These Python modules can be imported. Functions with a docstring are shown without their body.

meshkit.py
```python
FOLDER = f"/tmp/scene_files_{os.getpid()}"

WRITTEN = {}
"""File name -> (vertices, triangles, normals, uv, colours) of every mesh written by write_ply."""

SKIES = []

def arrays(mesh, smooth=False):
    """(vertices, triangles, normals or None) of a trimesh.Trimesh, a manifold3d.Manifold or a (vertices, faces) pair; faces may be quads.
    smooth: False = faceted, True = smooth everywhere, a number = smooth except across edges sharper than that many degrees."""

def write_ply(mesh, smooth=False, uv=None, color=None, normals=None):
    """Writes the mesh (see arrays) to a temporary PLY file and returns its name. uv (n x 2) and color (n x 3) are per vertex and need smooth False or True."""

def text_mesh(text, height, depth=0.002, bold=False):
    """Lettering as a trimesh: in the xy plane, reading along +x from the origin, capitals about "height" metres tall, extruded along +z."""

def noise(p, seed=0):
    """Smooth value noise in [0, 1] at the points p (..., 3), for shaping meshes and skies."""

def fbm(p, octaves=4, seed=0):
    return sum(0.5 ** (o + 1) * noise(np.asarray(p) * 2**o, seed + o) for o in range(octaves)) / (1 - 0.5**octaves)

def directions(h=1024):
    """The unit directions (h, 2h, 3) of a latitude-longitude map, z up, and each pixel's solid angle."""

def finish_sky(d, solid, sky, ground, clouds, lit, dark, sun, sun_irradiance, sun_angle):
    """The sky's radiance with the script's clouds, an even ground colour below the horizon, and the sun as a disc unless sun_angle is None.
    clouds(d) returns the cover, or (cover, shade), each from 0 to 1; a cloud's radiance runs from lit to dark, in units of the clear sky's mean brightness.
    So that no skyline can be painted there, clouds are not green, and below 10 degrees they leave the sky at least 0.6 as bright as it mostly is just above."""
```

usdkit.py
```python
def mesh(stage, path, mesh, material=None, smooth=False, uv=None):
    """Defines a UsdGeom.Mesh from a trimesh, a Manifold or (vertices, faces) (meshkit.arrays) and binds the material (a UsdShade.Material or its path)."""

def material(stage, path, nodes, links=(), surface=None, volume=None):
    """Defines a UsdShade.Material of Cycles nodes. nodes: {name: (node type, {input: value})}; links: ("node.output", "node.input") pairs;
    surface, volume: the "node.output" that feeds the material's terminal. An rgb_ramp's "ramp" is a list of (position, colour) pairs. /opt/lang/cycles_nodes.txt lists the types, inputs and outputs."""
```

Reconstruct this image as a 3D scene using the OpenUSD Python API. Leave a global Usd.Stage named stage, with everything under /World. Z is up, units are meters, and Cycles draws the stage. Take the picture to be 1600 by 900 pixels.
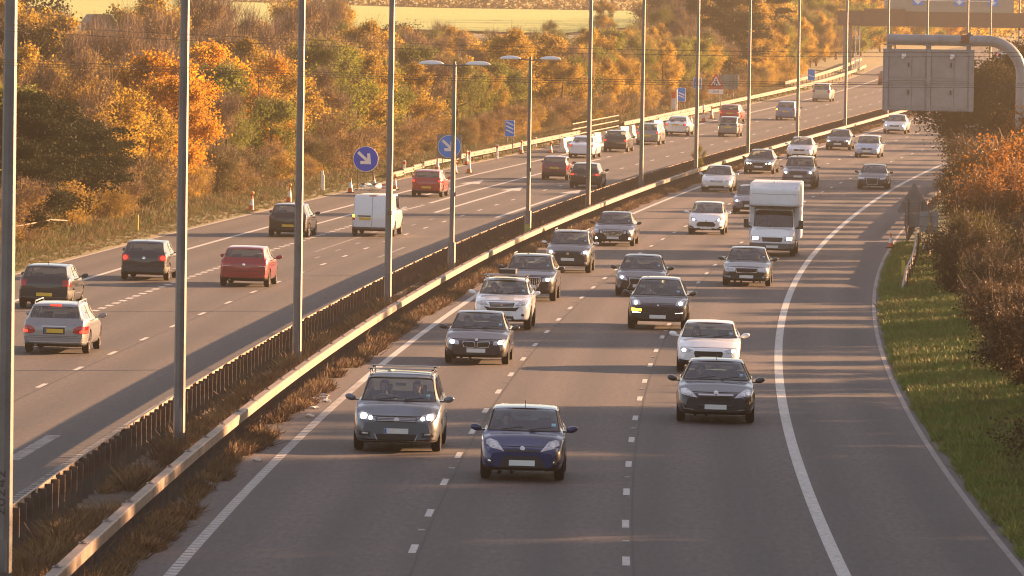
import math, random
import numpy as np, trimesh, manifold3d as m3
from scipy.ndimage import gaussian_filter1d
from scipy.interpolate import CubicSpline
from pxr import Usd, UsdGeom, UsdLux, UsdShade, Gf, Sdf, Vt
import usdkit, meshkit

random.seed(7)
RNG = np.random.default_rng(7)
stage = Usd.Stage.CreateInMemory()
UsdGeom.SetStageUpAxis(stage, 'Z'); UsdGeom.SetStageMetersPerUnit(stage, 1.0)
UsdGeom.Xform.Define(stage, '/World')

# ---------------------------------------------------------------- camera, sky, sun, exposure
FPX, CAM_H, PITCH, ROLL = 9962.41, 8.31487, math.atan(343 / 9962.41), 0.016
cam = UsdGeom.Camera.Define(stage, '/World/camera')
cam.CreateFocalLengthAttr(36.0 * FPX / 1600); cam.CreateHorizontalApertureAttr(36.0); cam.CreateVerticalApertureAttr(20.25)
cam.CreateFStopAttr(8.0); cam.CreateFocusDistanceAttr(185.0); cam.CreateClippingRangeAttr(Gf.Vec2f(1.0, 20000.0))
cam.CreateExposureAttr(2.5)
_r = np.array([1, 0, 0.0]); _u = np.array([0, math.sin(PITCH), math.cos(PITCH)]); _b = -np.array([0, math.cos(PITCH), -math.sin(PITCH)])
_r2 = math.cos(ROLL) * _r + math.sin(ROLL) * _u; _u2 = -math.sin(ROLL) * _r + math.cos(ROLL) * _u
cam.AddTransformOp().Set(Gf.Matrix4d(*_r2, 0, *_u2, 0, *_b, 0, 0, 0, CAM_H, 1))

SUN_EL, SUN_AZ = math.radians(13.0), math.radians(57)          # azimuth from +y towards +x
sundir = np.array([math.sin(SUN_AZ) * math.cos(SUN_EL), math.cos(SUN_AZ) * math.cos(SUN_EL), math.sin(SUN_EL)])
sky = usdkit.material(stage, '/World/Looks/sky_air', {
    'sky': ('sky_texture', {'sky_type': 'single_scattering', 'sun_disc': False, 'sun_elevation': SUN_EL, 'sun_rotation': SUN_AZ, 'aerosol_density': 1.0, 'air_density': 1.0, 'ozone_density': 1.0}),
    'tc': ('texture_coordinate', {}), 'nz': ('noise_texture', {'scale': 2.2, 'detail': 5, 'roughness': .55}), 'cov': ('map_range', {'from_min': .3, 'from_max': .7, 'to_min': .30, 'to_max': .60}),
    'thin': ('mix_color', {'blend_type': 'mix', 'b': (2.3, 1.80, 1.78), 'use_clamp': False}),
    'bg': ('background_shader', {"strength": 0.05})}, [('tc.generated', 'nz.vector'), ('nz.fac', 'cov.value'), ('cov.result', 'thin.fac'), ('sky.color', 'thin.a'), ('thin.result', 'bg.color')], surface='bg.background')   # high thin cloud
dome = UsdLux.DomeLight.Define(stage, '/World/sky')
UsdShade.MaterialBindingAPI.Apply(dome.GetPrim()).Bind(sky)
dome.GetPrim().SetCustomDataByKey('kind', 'structure')
sun = UsdLux.DistantLight.Define(stage, '/World/sun')
sun.CreateIntensityAttr(1.25); sun.CreateAngleAttr(0.7); sun.CreateNormalizeAttr(True); sun.CreateColorAttr(Gf.Vec3f(1.0, 0.56, 0.28))
sun.AddRotateXYZOp().Set(Gf.Vec3f(90 - math.degrees(SUN_EL), 0, -math.degrees(SUN_AZ)))
# rotateXYZ: -z axis tilted up to the horizon then turned: light travels along -sundir
_q = Gf.Rotation(Gf.Vec3d(0, 0, 1), Gf.Vec3d(*sundir))
sun.GetPrim().RemoveProperty('xformOp:rotateXYZ'); sun.ClearXformOpOrder()
sun.AddTransformOp().Set(Gf.Matrix4d().SetRotate(_q))

# ---------------------------------------------------------------- helpers
USED = {}
def path_of(name, parent='/World'):
    parent = str(parent.GetPath()) if hasattr(parent, 'GetPath') else parent
    k = (parent, name); n = USED.get(k, 0); USED[k] = n + 1
    return f'{parent}/{name}' + (f'_{n:03d}' if n else '')
def props(prim, label=None, category=None, group=None, kind=None):
    prim = prim.GetPrim() if hasattr(prim, 'GetPrim') else prim
    for k, v in (('label', label), ('category', category), ('group', group), ('kind', kind)):
        if v: prim.SetCustomDataByKey(k, v)
    return prim
def obj(name, mesh, mat, parent='/World', smooth=False, uv=None, **kw):
    m = usdkit.mesh(stage, path_of(name, parent), mesh, mat, smooth=smooth, uv=uv)
    return props(m.GetPrim(), **kw)
def thing(name, loc=(0, 0, 0), rz=0.0, parent='/World', tilt=None, **kw):
    x = UsdGeom.Xform.Define(stage, path_of(name, parent))
    x.AddTranslateOp().Set(Gf.Vec3d(*map(float, loc)))
    if rz: x.AddRotateZOp().Set(float(rz))
    if tilt is not None: x.AddRotateXYZOp().Set(Gf.Vec3f(*map(float, tilt)))
    return props(x.GetPrim(), **kw)
def copy_of(name, source, loc, rz=0.0, scale=None, **kw):
    x = UsdGeom.Xform.Define(stage, path_of(name))
    x.AddTranslateOp().Set(Gf.Vec3d(*map(float, loc))); x.AddRotateZOp().Set(float(rz))
    if scale is not None: x.AddScaleOp().Set(Gf.Vec3f(*map(float, scale)))
    p = x.GetPrim(); p.GetReferences().AddInternalReference(source); p.SetInstanceable(True)
    return props(p, **kw)
cat = trimesh.util.concatenate
def T(m, x=0, y=0, z=0):
    m.apply_translation([x, y, z]); return m
def R(m, deg, ax):
    m.apply_transform(trimesh.transformations.rotation_matrix(math.radians(deg), ax)); return m
def box(sx, sy, sz, c=(0, 0, 0)):
    return T(trimesh.creation.box([sx, sy, sz]), *c)
def cyl(r, h, c=(0, 0, 0), n=12, r2=None):
    """upright (tapered) cylinder standing on c"""
    r2 = r if r2 is None else r2
    a = np.arange(n) * 2 * np.pi / n
    v = np.r_[np.c_[r * np.cos(a), r * np.sin(a), 0 * a], np.c_[r2 * np.cos(a), r2 * np.sin(a), 0 * a + h], [[0, 0, 0], [0, 0, h]]]
    i = np.arange(n); j = (i + 1) % n
    f = np.r_[np.c_[i, j, n + j], np.c_[i, n + j, n + i], np.c_[j, i, 0 * i + 2 * n], np.c_[n + i, n + j, 0 * i + 2 * n + 1]]
    return T(trimesh.Trimesh(v, f, process=False), *c)
def tube(pts, rad, n=6):
    pts = np.asarray(pts, float); rad = np.broadcast_to(rad, len(pts)); a = np.arange(n) * 2 * np.pi / n
    t = np.gradient(pts, axis=0); t /= np.linalg.norm(t, axis=1, keepdims=True) + 1e-9
    ref = np.eye(3)[np.abs(t).max(0).argmin()]
    V = []
    for p, d, r in zip(pts, t, rad):
        u = np.cross(d, ref); u /= np.linalg.norm(u) + 1e-9; w = np.cross(d, u)
        V.append(p + r * (np.cos(a)[:, None] * u + np.sin(a)[:, None] * w))
    V = np.vstack(V); F = []
    for k in range(len(pts) - 1):
        i = np.arange(n) + k * n; j = (np.arange(n) + 1) % n + k * n
        F += [np.c_[i, i + n, j + n], np.c_[i, j + n, j]]
    i = np.arange(1, n - 1); e = (len(pts) - 1) * n
    F += [np.c_[0 * i, i, i + 1], np.c_[0 * i + e, i + 1 + e, i + e]]
    return trimesh.Trimesh(V, np.vstack(F), process=False)
def extrude(poly, d):
    from shapely.geometry import Polygon
    return trimesh.creation.extrude_polygon(Polygon(poly), d, engine='earcut')

LK = '/World/Looks/'
def M(name, col, rough=.5, metal=0.0, vary=None, bump=None, coat=0.0, emit=None, spec=None, coords='geometry.position', coat_rough=.03):
    """principled material; vary=(scale, second colour, contrast) blends a noise; bump=(scale, strength)"""
    nodes = {'p': ('principled_bsdf', {'base_color': col, 'roughness': rough, 'metallic': metal, 'coat_weight': coat, 'coat_roughness': coat_rough})}
    L = []
    if spec is not None: nodes['p'][1]['specular_ior_level'] = spec
    if emit: nodes['p'][1].update(emission_color=emit[0], emission_strength=emit[1])
    if vary or bump:
        nodes['geometry'] = ('geometry', {}); nodes['texture_coordinate'] = ('texture_coordinate', {})
    if vary:
        s, c2, lo, hi = vary
        nodes['n'] = ('noise_texture', {'scale': s, 'detail': 5, 'roughness': .6}); nodes['r'] = ('rgb_ramp', {'ramp': [(lo, col), (hi, c2)]})
        L += [(coords, 'n.vector'), ('n.fac', 'r.fac'), ('r.color', 'p.base_color')]
    if bump:
        nodes['bn'] = ('noise_texture', {'scale': bump[0], 'detail': 3}); nodes['b'] = ('bump', {'strength': bump[1], 'distance': .02})
        L += [(coords, 'bn.vector'), ('bn.fac', 'b.height'), ('b.normal', 'p.normal')]
    return usdkit.material(stage, LK + name, nodes, L, surface='p.BSDF')

# ---------------------------------------------------------------- the motorway's line in plan and profile
_kn = [80, 140, 200, 260, 320, 400, 480, 600, 760]
_cx = CubicSpline(_kn, [1.7093, 2.6568, 4.7949, 8.2443, 13.1054, 21.4234, 32.5398, 50.8214, 67.823])
_zy = np.array([-400, 40, 80, 120, 160, 200, 240, 280, 320, 370, 420, 480, 540, 600, 640, 700, 800, 900, 1000, 1200, 1500, 2000, 2600.])
_zz = np.array([0.1, .1, .06, .0, -.02, .051, .261, .558, .922, 1.46, 2.173, 3.339, 4.69, 6.012, 6.95, 8.35, 10.6, 12.8, 14.5, 17.9, 23.2, 32.0, 40.0])
_yd = np.arange(-400, 2600, 4.0); _zd = gaussian_filter1d(np.interp(_yd, _zy, _zz), 4)
CF = 0.01125
def road_x(y):
    yy = np.clip(y, 80, 700); b = np.clip(y, 700, 1000) - 700
    return _cx(yy) + _cx(yy, 1) * (y - yy) + 2.2e-4 * b * b + 4.4e-4 * 300 * np.maximum(np.asarray(y) - 1000, 0)
def road_dx(y): return _cx(np.clip(y, 80, 700), 1) + 4.4e-4 * (np.clip(y, 700, 1000) - 700)
def P(y, off, h=0.0):
    """point beside the reference lane line: station y, offset to the right, height over the carriageway"""
    y = np.asarray(y, float); off = np.asarray(off, float)
    dx = road_dx(y); n = np.sqrt(1 + dx * dx)
    return np.stack(np.broadcast_arrays(road_x(y) + off / n, y - off * dx / n, np.interp(y, _yd, _zd) + np.asarray(h, float) - CF * np.clip(off, -30, 14)), -1)
def heading(y):
    """degrees that turn +x into the road's forward direction"""
    return 90 - math.degrees(math.atan(float(road_dx(y))))
def ribbon(ys, o0, o1, h=0.0, cols=1):
    """sheet between two offsets; returns mesh and (offset, station) uv"""
    ys = np.asarray(ys, float); o0 = np.broadcast_to(o0, len(ys)); o1 = np.broadcast_to(o1, len(ys))
    V, UV = [], []
    for k in range(cols + 1):
        o = o0 + (o1 - o0) * k / cols
        V.append(P(ys, o, h)); UV.append(np.c_[o, ys])
    n = len(ys); F = []
    i = np.arange(n - 1)
    for k in range(cols):
        a, b = k * n + i, (k + 1) * n + i
        F += [np.c_[a, b, b + 1], np.c_[a, b + 1, a + 1]]
    return trimesh.Trimesh(np.vstack(V), np.vstack(F), process=False), np.vstack(UV)
YS = np.r_[np.arange(-60, 700, 5.0), np.arange(700, 1100, 10.0), np.arange(1100, 2401, 50.0)]

# ---------------------------------------------------------------- ground materials
def road_mat(name, base, dark, lane_centres, seams):
    """asphalt: aggregate speckle, patches stretched along the road, darker wheel tracks and joints in road coordinates (uv)"""
    n = {'uv': ('texture_coordinate', {}), 'sep': ('separate_xyz', {}),
         'geo': ('geometry', {}),
         'agg': ('noise_texture', {'scale': 1.0, 'detail': 4, 'roughness': .75}),
         'map': ('mapping', {'scale': (1.3, .02, 1)}), 'str': ('noise_texture', {'scale': 1.0, 'detail': 4, 'roughness': .6}),
         'map2': ('mapping', {'scale': (.28, .03, 1)}), 'big': ('noise_texture', {'scale': 1.0, 'detail': 5, 'roughness': .65}),
         'wave': ('math', {'math_type': 'multiply_add', 'value2': 2 * math.pi / 1.825, 'value3': lane_centres}),
         'cos': ('math', {'math_type': 'cosine'}), 'trk': ('map_range', {'from_min': -1, 'from_max': 1, 'to_min': 0.0, 'to_max': .55}),
         'mixs': ('math', {'math_type': 'multiply_add', 'value2': .85}),
         'mixb': ('math', {'math_type': 'multiply_add', 'value2': .75}),
         'half': ('math', {'math_type': 'multiply', 'value2': .5}), 'mapa': ('mapping', {'scale': (9, 1.6, 1)}),
         'ramp': ('rgb_ramp', {'ramp': [(.26, dark), (.50, tuple(.5 * (a + b) for a, b in zip(dark, base))), (.70, base), (.88, tuple(1.25 * a for a in base))]}),
         'aggr': ('map_range', {'from_min': .3, 'from_max': .75, 'to_min': .45, 'to_max': 1.7}), 'mul': ('mix_color', {'blend_type': 'multiply', 'fac': 1.0, 'use_clamp': False}),
         'b': ('bump', {'strength': .35, 'distance': .012}), 'p': ('principled_bsdf', {'roughness': .72, 'specular_ior_level': .55})}
    L = [('uv.UV', 'sep.vector'), ('mapa.vector', 'agg.vector'), ('uv.UV', 'map.vector'), ('map.vector', 'str.vector'), ('uv.UV', 'map2.vector'), ('map2.vector', 'big.vector'),
         ('sep.x', 'wave.value1'), ('wave.value', 'cos.value1'), ('cos.value', 'trk.value'),
         ('str.fac', 'mixs.value1'), ('trk.result', 'mixs.value3'), ('big.fac', 'mixb.value1'), ('mixs.value', 'mixb.value3'), ('mixb.value', 'half.value1'), ('half.value', 'ramp.fac'), ('uv.UV', 'mapa.vector'),
         ('agg.fac', 'aggr.value'), ('ramp.color', 'mul.a'), ('aggr.result', 'mul.b'), ('mul.result', 'p.base_color'), ('agg.fac', 'b.height'), ('b.normal', 'p.normal')]
    return usdkit.material(stage, LK + name, n, L, surface='p.BSDF')
asphalt = road_mat('asphalt', (.066, .048, .042), (.019, .0138, .0122), math.pi / 2, 0)
asphalt_old = road_mat('asphalt_far_carriageway', (.052, .040, .035), (.019, .0148, .0132), 0.6, 0)
paint = M('road_paint', (.46, .44, .41), .55, vary=(11.0, (.17, .155, .14), .47, .70))
paint_worn = M('road_paint_worn', (.26, .235, .215), .6, vary=(4.0, (.06, .05, .045), .42, .62))
joint = M('tar_joint', (.010, .008, .008), .7)
soil = M('soil', (.055, .038, .025), .9, vary=(1.6, (.11, .078, .05), .45, .68), bump=(14, .5))
verge_m = M('verge_turf', (.055, .085, .014), .9, vary=(.9, (.15, .11, .045), .4, .65), bump=(9, .6))
terr_m = M('rough_pasture', (.085, .08, .03), .95, vary=(.05, (.15, .12, .05), .4, .65))
conc = M('concrete', (.36, .32, .28), .8, vary=(3.0, (.24, .21, .185), .4, .7), bump=(20, .2))
kerb_m = M('kerb_concrete', (.30, .27, .25), .8, vary=(2.0, (.2, .18, .165), .4, .7))

# terrain strips (share their edges with the carriageways)
def terrain(name, offs, extra, mat, side):
    V, F = [], []
    n = len(YS)
    for o, e in zip(offs, extra):
        p = P(YS, o, 0.0)
        w = np.clip((abs(o) - 28) / 60, 0, 1)
        p[:, 2] += e + w * 1.1 * (meshkit.fbm(np.c_[p[:, 0] / 60, p[:, 1] / 60, 0 * p[:, 0]], 3, 5) - .5)
        V.append(p)
    for k in range(len(offs) - 1):
        i = np.arange(n - 1); a, b = k * n + i, (k + 1) * n + i
        F += [np.c_[a, b, b + 1], np.c_[a, b + 1, a + 1]]
    return obj(name, trimesh.Trimesh(np.vstack(V), np.vstack(F), process=False), mat, smooth=True, kind='structure')
L_OFF = [-800, -450, -250, -140, -90, -60, -45, -36, -31, -27.5, -25.0, -24.7]
L_UP = [4, 3, 2.2, 1.7, 1.4, 1.1, .9, .6, .4, .2, .03, 0]
R_OFF = [7.0, 7.3, 9, 10.5, 13, 20, 35, 80, 250, 800]
R_UP = [0, .02, .1, .25, .6, .9, 1.0, 1.5, 3, 6]
terrain('ground_left', L_OFF, L_UP, terr_m, -1); terrain('ground_right', R_OFF, R_UP, verge_m, 1)
def ground_z(y, off):
    if off < -24.7: return float(P(y, off)[2] + np.interp(off, L_OFF, L_UP))
    if off > 7: return float(P(y, off)[2] + np.interp(off, R_OFF, R_UP))
    return float(P(y, off)[2])
def G(y, off, up=0.0):
    p = P(y, off); return np.array([p[0], p[1], ground_z(y, off) + up])

cw_r = thing('carriageway', kind='structure'); cw_l = thing('carriageway', kind='structure')
m_, uv_ = ribbon(YS, -8.0, 7.0, 0, 6); obj('road_surface', m_, asphalt, cw_r, uv=uv_, smooth=True)
m_, uv_ = ribbon(YS, -24.7, -10.75, 0, 6); obj('road_surface', m_, asphalt_old, cw_l, uv=uv_, smooth=True)
m_, uv_ = ribbon(YS, -10.75, -8.0, 0, 2); obj('central_reserve', m_, soil, smooth=True, kind='structure')
def line(parent, name, y0, y1, off, w, mat=paint, up=.004, step=4.0):
    ys = np.linspace(y0, y1, max(2, int((y1 - y0) / step) + 1))
    m, _ = ribbon(ys, off - w / 2, off + w / 2, up); obj(name, m, mat, parent)
line(cw_r, 'edge_line', -60, 760, -7.33, .2); line(cw_r, 'edge_line', -60, 760, 3.62, .235)
line(cw_r, 'channel_line', -60, 760, 6.72, .13, kerb_m, .006)
line(cw_l, 'edge_line', -60, 760, -21.75, .2); line(cw_l, 'edge_line', -60, 400, -11.4, .2, paint_worn); line(cw_l, 'edge_line', 400, 760, -11.4, .2)
line(cw_l, 'channel_line', -60, 760, -24.62, .16, kerb_m, .006)
for off, y0 in ((0.0, 106.6), (-3.64, 108.0)):                          # 2 m marks, 7 m gaps
    line(cw_r, 'tar_joint', -60, 760, off + .12, .045, joint, .003)
    for k in range(-2, 56):
        line(cw_r, 'lane_dash', y0 + 9 * k, y0 + 9 * k + 2, off, .13)
        if k % 2 == 0: obj('road_stud', box(.12, .09, .02, P(y0 + 9 * k + 5.5, off, .009)), paint, cw_r)
for k in range(-2, 56):
    line(cw_l, 'lane_dash', 122.5 + 9 * k, 124.5 + 9 * k, -15.0, .13, paint)
line(cw_l, 'tar_joint', -60, 760, -14.88, .045, joint, .003)
for k in range(0, 66): line(cw_l, 'lane_drop_dash', 196 + 2 * k, 197 + 2 * k, -18.45, .24)      # lane-drop marking
line(cw_l, 'lane_drop_line', 330, 420, -18.45, .22)
for k in range(0, 30): line(cw_l, 'lane_dash', 424 + 9 * k, 426 + 9 * k, -18.45, .14)
line(cw_l, 'exit_line', 288, 330, -20.2, .16)
for k in range(9): line(cw_l, 'old_dash', 247 + 8.3 * k, 249 + 8.3 * k, -15.9, .12, paint_worn)
line(cw_l, 'old_dash', 258, 270, -13.6, .14, paint_worn); line(cw_l, 'old_dash', 130, 139, -12.6, .3, paint_worn); line(cw_l, 'old_dash', 262, 300, -16.6, .12, paint_worn)
def lane_arrow(off, y0, y1):
    line(cw_l, 'arrow_shaft', y0, y1 - 7, off, .22)
    q = [P(y1 - 7.2, off - .55, .004), P(y1 - 7.2, off + .55, .004), P(y1, off, .004)]
    obj('arrow_head', trimesh.Trimesh(np.array(q), [[0, 1, 2]], process=False), paint, cw_l)
lane_arrow(-20.1, 340, 372); lane_arrow(-16.7, 316, 362); lane_arrow(-13.2, 311, 360)
for k in range(110): line(cw_r, 'rumble_rib', 100 + k * .6, 100 + k * .6 + .12, -7.33, .2, paint_worn, .010)
for k in range(60): line(cw_l, 'rumble_rib', 108 + k * .6, 108 + k * .6 + .12, -11.4, .2, joint, .010)
line(cw_r, 'patch_joint', 96, 96.2, -2, 15, joint, .003)
# worn pale wheel scrapes where the surface has polished
for y0, y1, off, w in ((176, 196, -2.0, .22), (172, 205, -1.3, .3), (176, 200, -2.9, .25)): pass

# ---------------------------------------------------------------- foliage
def leaf_mat(name, cols, trans=.45, scale=.35, gloss=.3):
    n = {'g': ('geometry', {}), 'nz': ('noise_texture', {'scale': scale, 'detail': 3, 'roughness': .6}), 'add': ('math', {'math_type': 'multiply_add', 'value2': .5}), 'half': ('math', {'math_type': 'multiply_add', 'value2': .75, 'value3': -.1}),
         'r': ('rgb_ramp', {'ramp': [(x, c) for x, c in zip(np.linspace(.15, .85, len(cols)), cols)]}),
         'd': ('principled_bsdf', {'roughness': .6, 'specular_ior_level': gloss}), 't': ('translucent_bsdf', {}), 'm': ('mix_closure', {'fac': trans})}
    L = [('g.position', 'nz.vector'), ('g.random_per_island', 'add.value1'), ('nz.fac', 'half.value1'), ('half.value', 'add.value3'), ('add.value', 'r.fac'),
         ('r.color', 'd.base_color'), ('r.color', 't.color'), ('d.BSDF', 'm.closure1'), ('t.BSDF', 'm.closure2')]
    return usdkit.material(stage, LK + name, n, L, surface='m.closure')
LEAF = {
    'golden': leaf_mat('leaf_golden', [(.18, .12, .022), (.46, .30, .04), (.72, .52, .07), (.48, .27, .032)], .58),
    'orange': leaf_mat('leaf_orange', [(.28, .13, .014), (.62, .32, .024), (.76, .48, .04), (.62, .23, .018)], .6),
    'brown': leaf_mat('leaf_brown', [(.14, .09, .03), (.32, .21, .06), (.48, .34, .095), (.25, .15, .045)], .52),
    'olive': leaf_mat('leaf_olive', [(.07, .08, .015), (.20, .21, .028), (.40, .37, .045), (.24, .20, .028)], .55),
    'evergreen': leaf_mat('leaf_evergreen', [(.018, .022, .008), (.035, .038, .013), (.06, .055, .018)], .2, gloss=.04),
    'pine': leaf_mat('leaf_pine', [(.03, .032, .014), (.06, .052, .02), (.09, .07, .028)], .2, gloss=.05),
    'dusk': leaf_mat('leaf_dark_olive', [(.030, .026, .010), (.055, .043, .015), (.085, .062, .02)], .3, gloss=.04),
    'rust': leaf_mat('leaf_rust', [(.11, .05, .014), (.34, .145, .02), (.52, .25, .026), (.23, .09, .016)], .48),
    'russet': leaf_mat('leaf_russet', [(.055, .026, .011), (.17, .075, .015), (.32, .15, .02), (.11, .048, .013)], .42),
    'moss': leaf_mat('leaf_moss', [(.05, .045, .012), (.12, .10, .018), (.20, .16, .025)], .4),
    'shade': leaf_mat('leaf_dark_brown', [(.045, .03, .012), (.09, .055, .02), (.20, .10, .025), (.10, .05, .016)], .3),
}
bark = M('bark', (.085, .06, .045), .9, vary=(8, (.05, .036, .028), .4, .65))
twig_m = M('twig', (.17, .11, .07), .85)

def leaves(centres, normals_up, size, rng, flat=0.0):
    """one small folded leaf (two triangles) at each centre"""
    n = len(centres)
    a = rng.normal(size=(n, 3)); a[:, 2] *= (1 - flat); a /= np.linalg.norm(a, axis=1, keepdims=True)
    b = rng.normal(size=(n, 3)); b[:, 2] *= (1 - flat); b -= (a * b).sum(1, keepdims=True) * a; b /= np.linalg.norm(b, axis=1, keepdims=True) + 1e-9
    s = size * rng.uniform(.6, 1.35, (n, 1)); c = np.cross(a, b) * s * .18
    v = np.stack([centres - a * s * .6, centres + b * s * .42 + c, centres + a * s * .6, centres - b * s * .42 + c], 1).reshape(-1, 3)
    k = np.arange(n)[:, None] * 4
    f = np.concatenate([k + [0, 1, 2], k + [0, 2, 3]], 1).reshape(-1, 3)
    return trimesh.Trimesh(v, f, process=False)
def blades(base, tip, w, rng):
    """thin tapering two-triangle twigs"""
    d = tip - base; s = np.cross(d, rng.normal(size=base.shape)); s /= np.linalg.norm(s, axis=1, keepdims=True) + 1e-9
    n = len(base); w = np.broadcast_to(np.asarray(w, float).reshape(-1, 1), (n, 1))
    v = np.stack([base - s * w, base + s * w, tip + s * w * .4, tip - s * w * .4], 1).reshape(-1, 3); k = np.arange(n)[:, None] * 4
    return trimesh.Trimesh(v, np.concatenate([k + [0, 1, 2], k + [0, 2, 3]], 1).reshape(-1, 3), process=False)

def build_tree(seed, H, Rr, n_leaf, leaf, n_twig, low=.12, shape=1.0, multi=1, flat=0.0, clump=.55, limbs=12, trunk_r=None):
    rng = np.random.default_rng(seed); wood = []; tips = []; tw_b = []; tw_t = []
    for s in range(multi):
        lean = rng.normal(size=2) * (.05 if multi == 1 else .22) * H * .5
        hh = H * (1 if s == 0 else rng.uniform(.7, .95)); r0 = trunk_r or (.022 * H + .03); r0 = r0 / (1 if multi == 1 else 1.5)
        ts = np.linspace(0, 1, 7); tp = np.c_[lean[0] * ts ** 1.5 + .02 * H * np.sin(ts * 5 + seed), lean[1] * ts ** 1.5 + .02 * H * np.cos(ts * 4 + seed) - .02 * H, ts * hh * .93]
        wood.append(tube(tp, r0 * (1 - .88 * ts), 6))
        nl = max(4, limbs // multi)
        for k in range(nl):
            t = low + (1 - low) * (k + rng.uniform(0, .8)) / nl; t = min(t, .97)
            p0 = np.array([np.interp(t, ts, tp[:, j]) for j in range(3)])
            az = k * 2.4 + rng.uniform(-.5, .5) + s
            prof = math.sin(math.pi * min(1, (t - low * .5) / (1 - low * .5)) ** shape) * .85 + .22
            ln = Rr * prof * rng.uniform(.75, 1.15); up = rng.uniform(.25, .9) * (.35 + t) if flat == 0 else rng.uniform(-.1, .25)
            d = np.array([math.cos(az), math.sin(az), up]); d /= np.linalg.norm(d)
            p1 = p0 + d * ln * .55 + rng.normal(size=3) * .06 * ln; p2 = p0 + d * ln + np.array([0, 0, .12 * ln if flat == 0 else -.03 * ln]) + rng.normal(size=3) * .07 * ln
            rr = r0 * (1 - .8 * t) * .5
            wood.append(tube([p0, p1, p2], [rr, rr * .6, rr * .2], 5))
            tips += [p2, (p1 + p2) / 2]
            for q in range(4):
                a = rng.uniform(.3, 1); b0 = p0 + (p1 - p0) * min(1, a * 1.8) if a < .55 else p1 + (p2 - p1) * (a - .55) / .45
                dd = d + rng.normal(size=3) * .75; dd[2] = dd[2] * (1 - flat) + (.25 if flat == 0 else 0); dd /= np.linalg.norm(dd)
                b1 = b0 + dd * ln * rng.uniform(.28, .5)
                wood.append(tube([b0, (b0 + b1) / 2 + rng.normal(size=3) * .03, b1], [rr * .4, rr * .25, rr * .1], 4)); tips += [b1, (b0 + b1) / 2]
                tips.append(b1)
        tips.append(tp[-1])
    tips = np.array(tips)
    C = tips[rng.integers(0, len(tips), n_leaf)]
    sub = rng.normal(size=(len(tips), 3, 3)) * clump * .6
    which = rng.integers(0, 3, n_leaf); ti = rng.integers(0, len(tips), n_leaf)
    off = rng.normal(size=(n_leaf, 3)) * clump * .55; off[:, 2] *= (.75 if flat == 0 else .28)
    C = tips[ti] + sub[ti, which] * ([1, 1, .8] if flat == 0 else [1, 1, .2]) + off
    C[:, 2] = np.maximum(C[:, 2], .1)
    crown = leaves(C, None, leaf, rng, flat * .6)
    if n_twig:
        ti = rng.integers(0, len(tips), n_twig); b = tips[ti] + rng.normal(size=(n_twig, 3)) * clump * .5
        d = rng.normal(size=(n_twig, 3)) * .5 + [0, 0, .9]; d /= np.linalg.norm(d, axis=1, keepdims=True)
        d += (b - [0, 0, H * .45]) / (H * 1.3)
        tw = blades(b, b + d * rng.uniform(.4, 1.1, (n_twig, 1)) * (.09 * H + .2), .011, rng)
    else: tw = None
    return cat(wood), crown, tw

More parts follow.
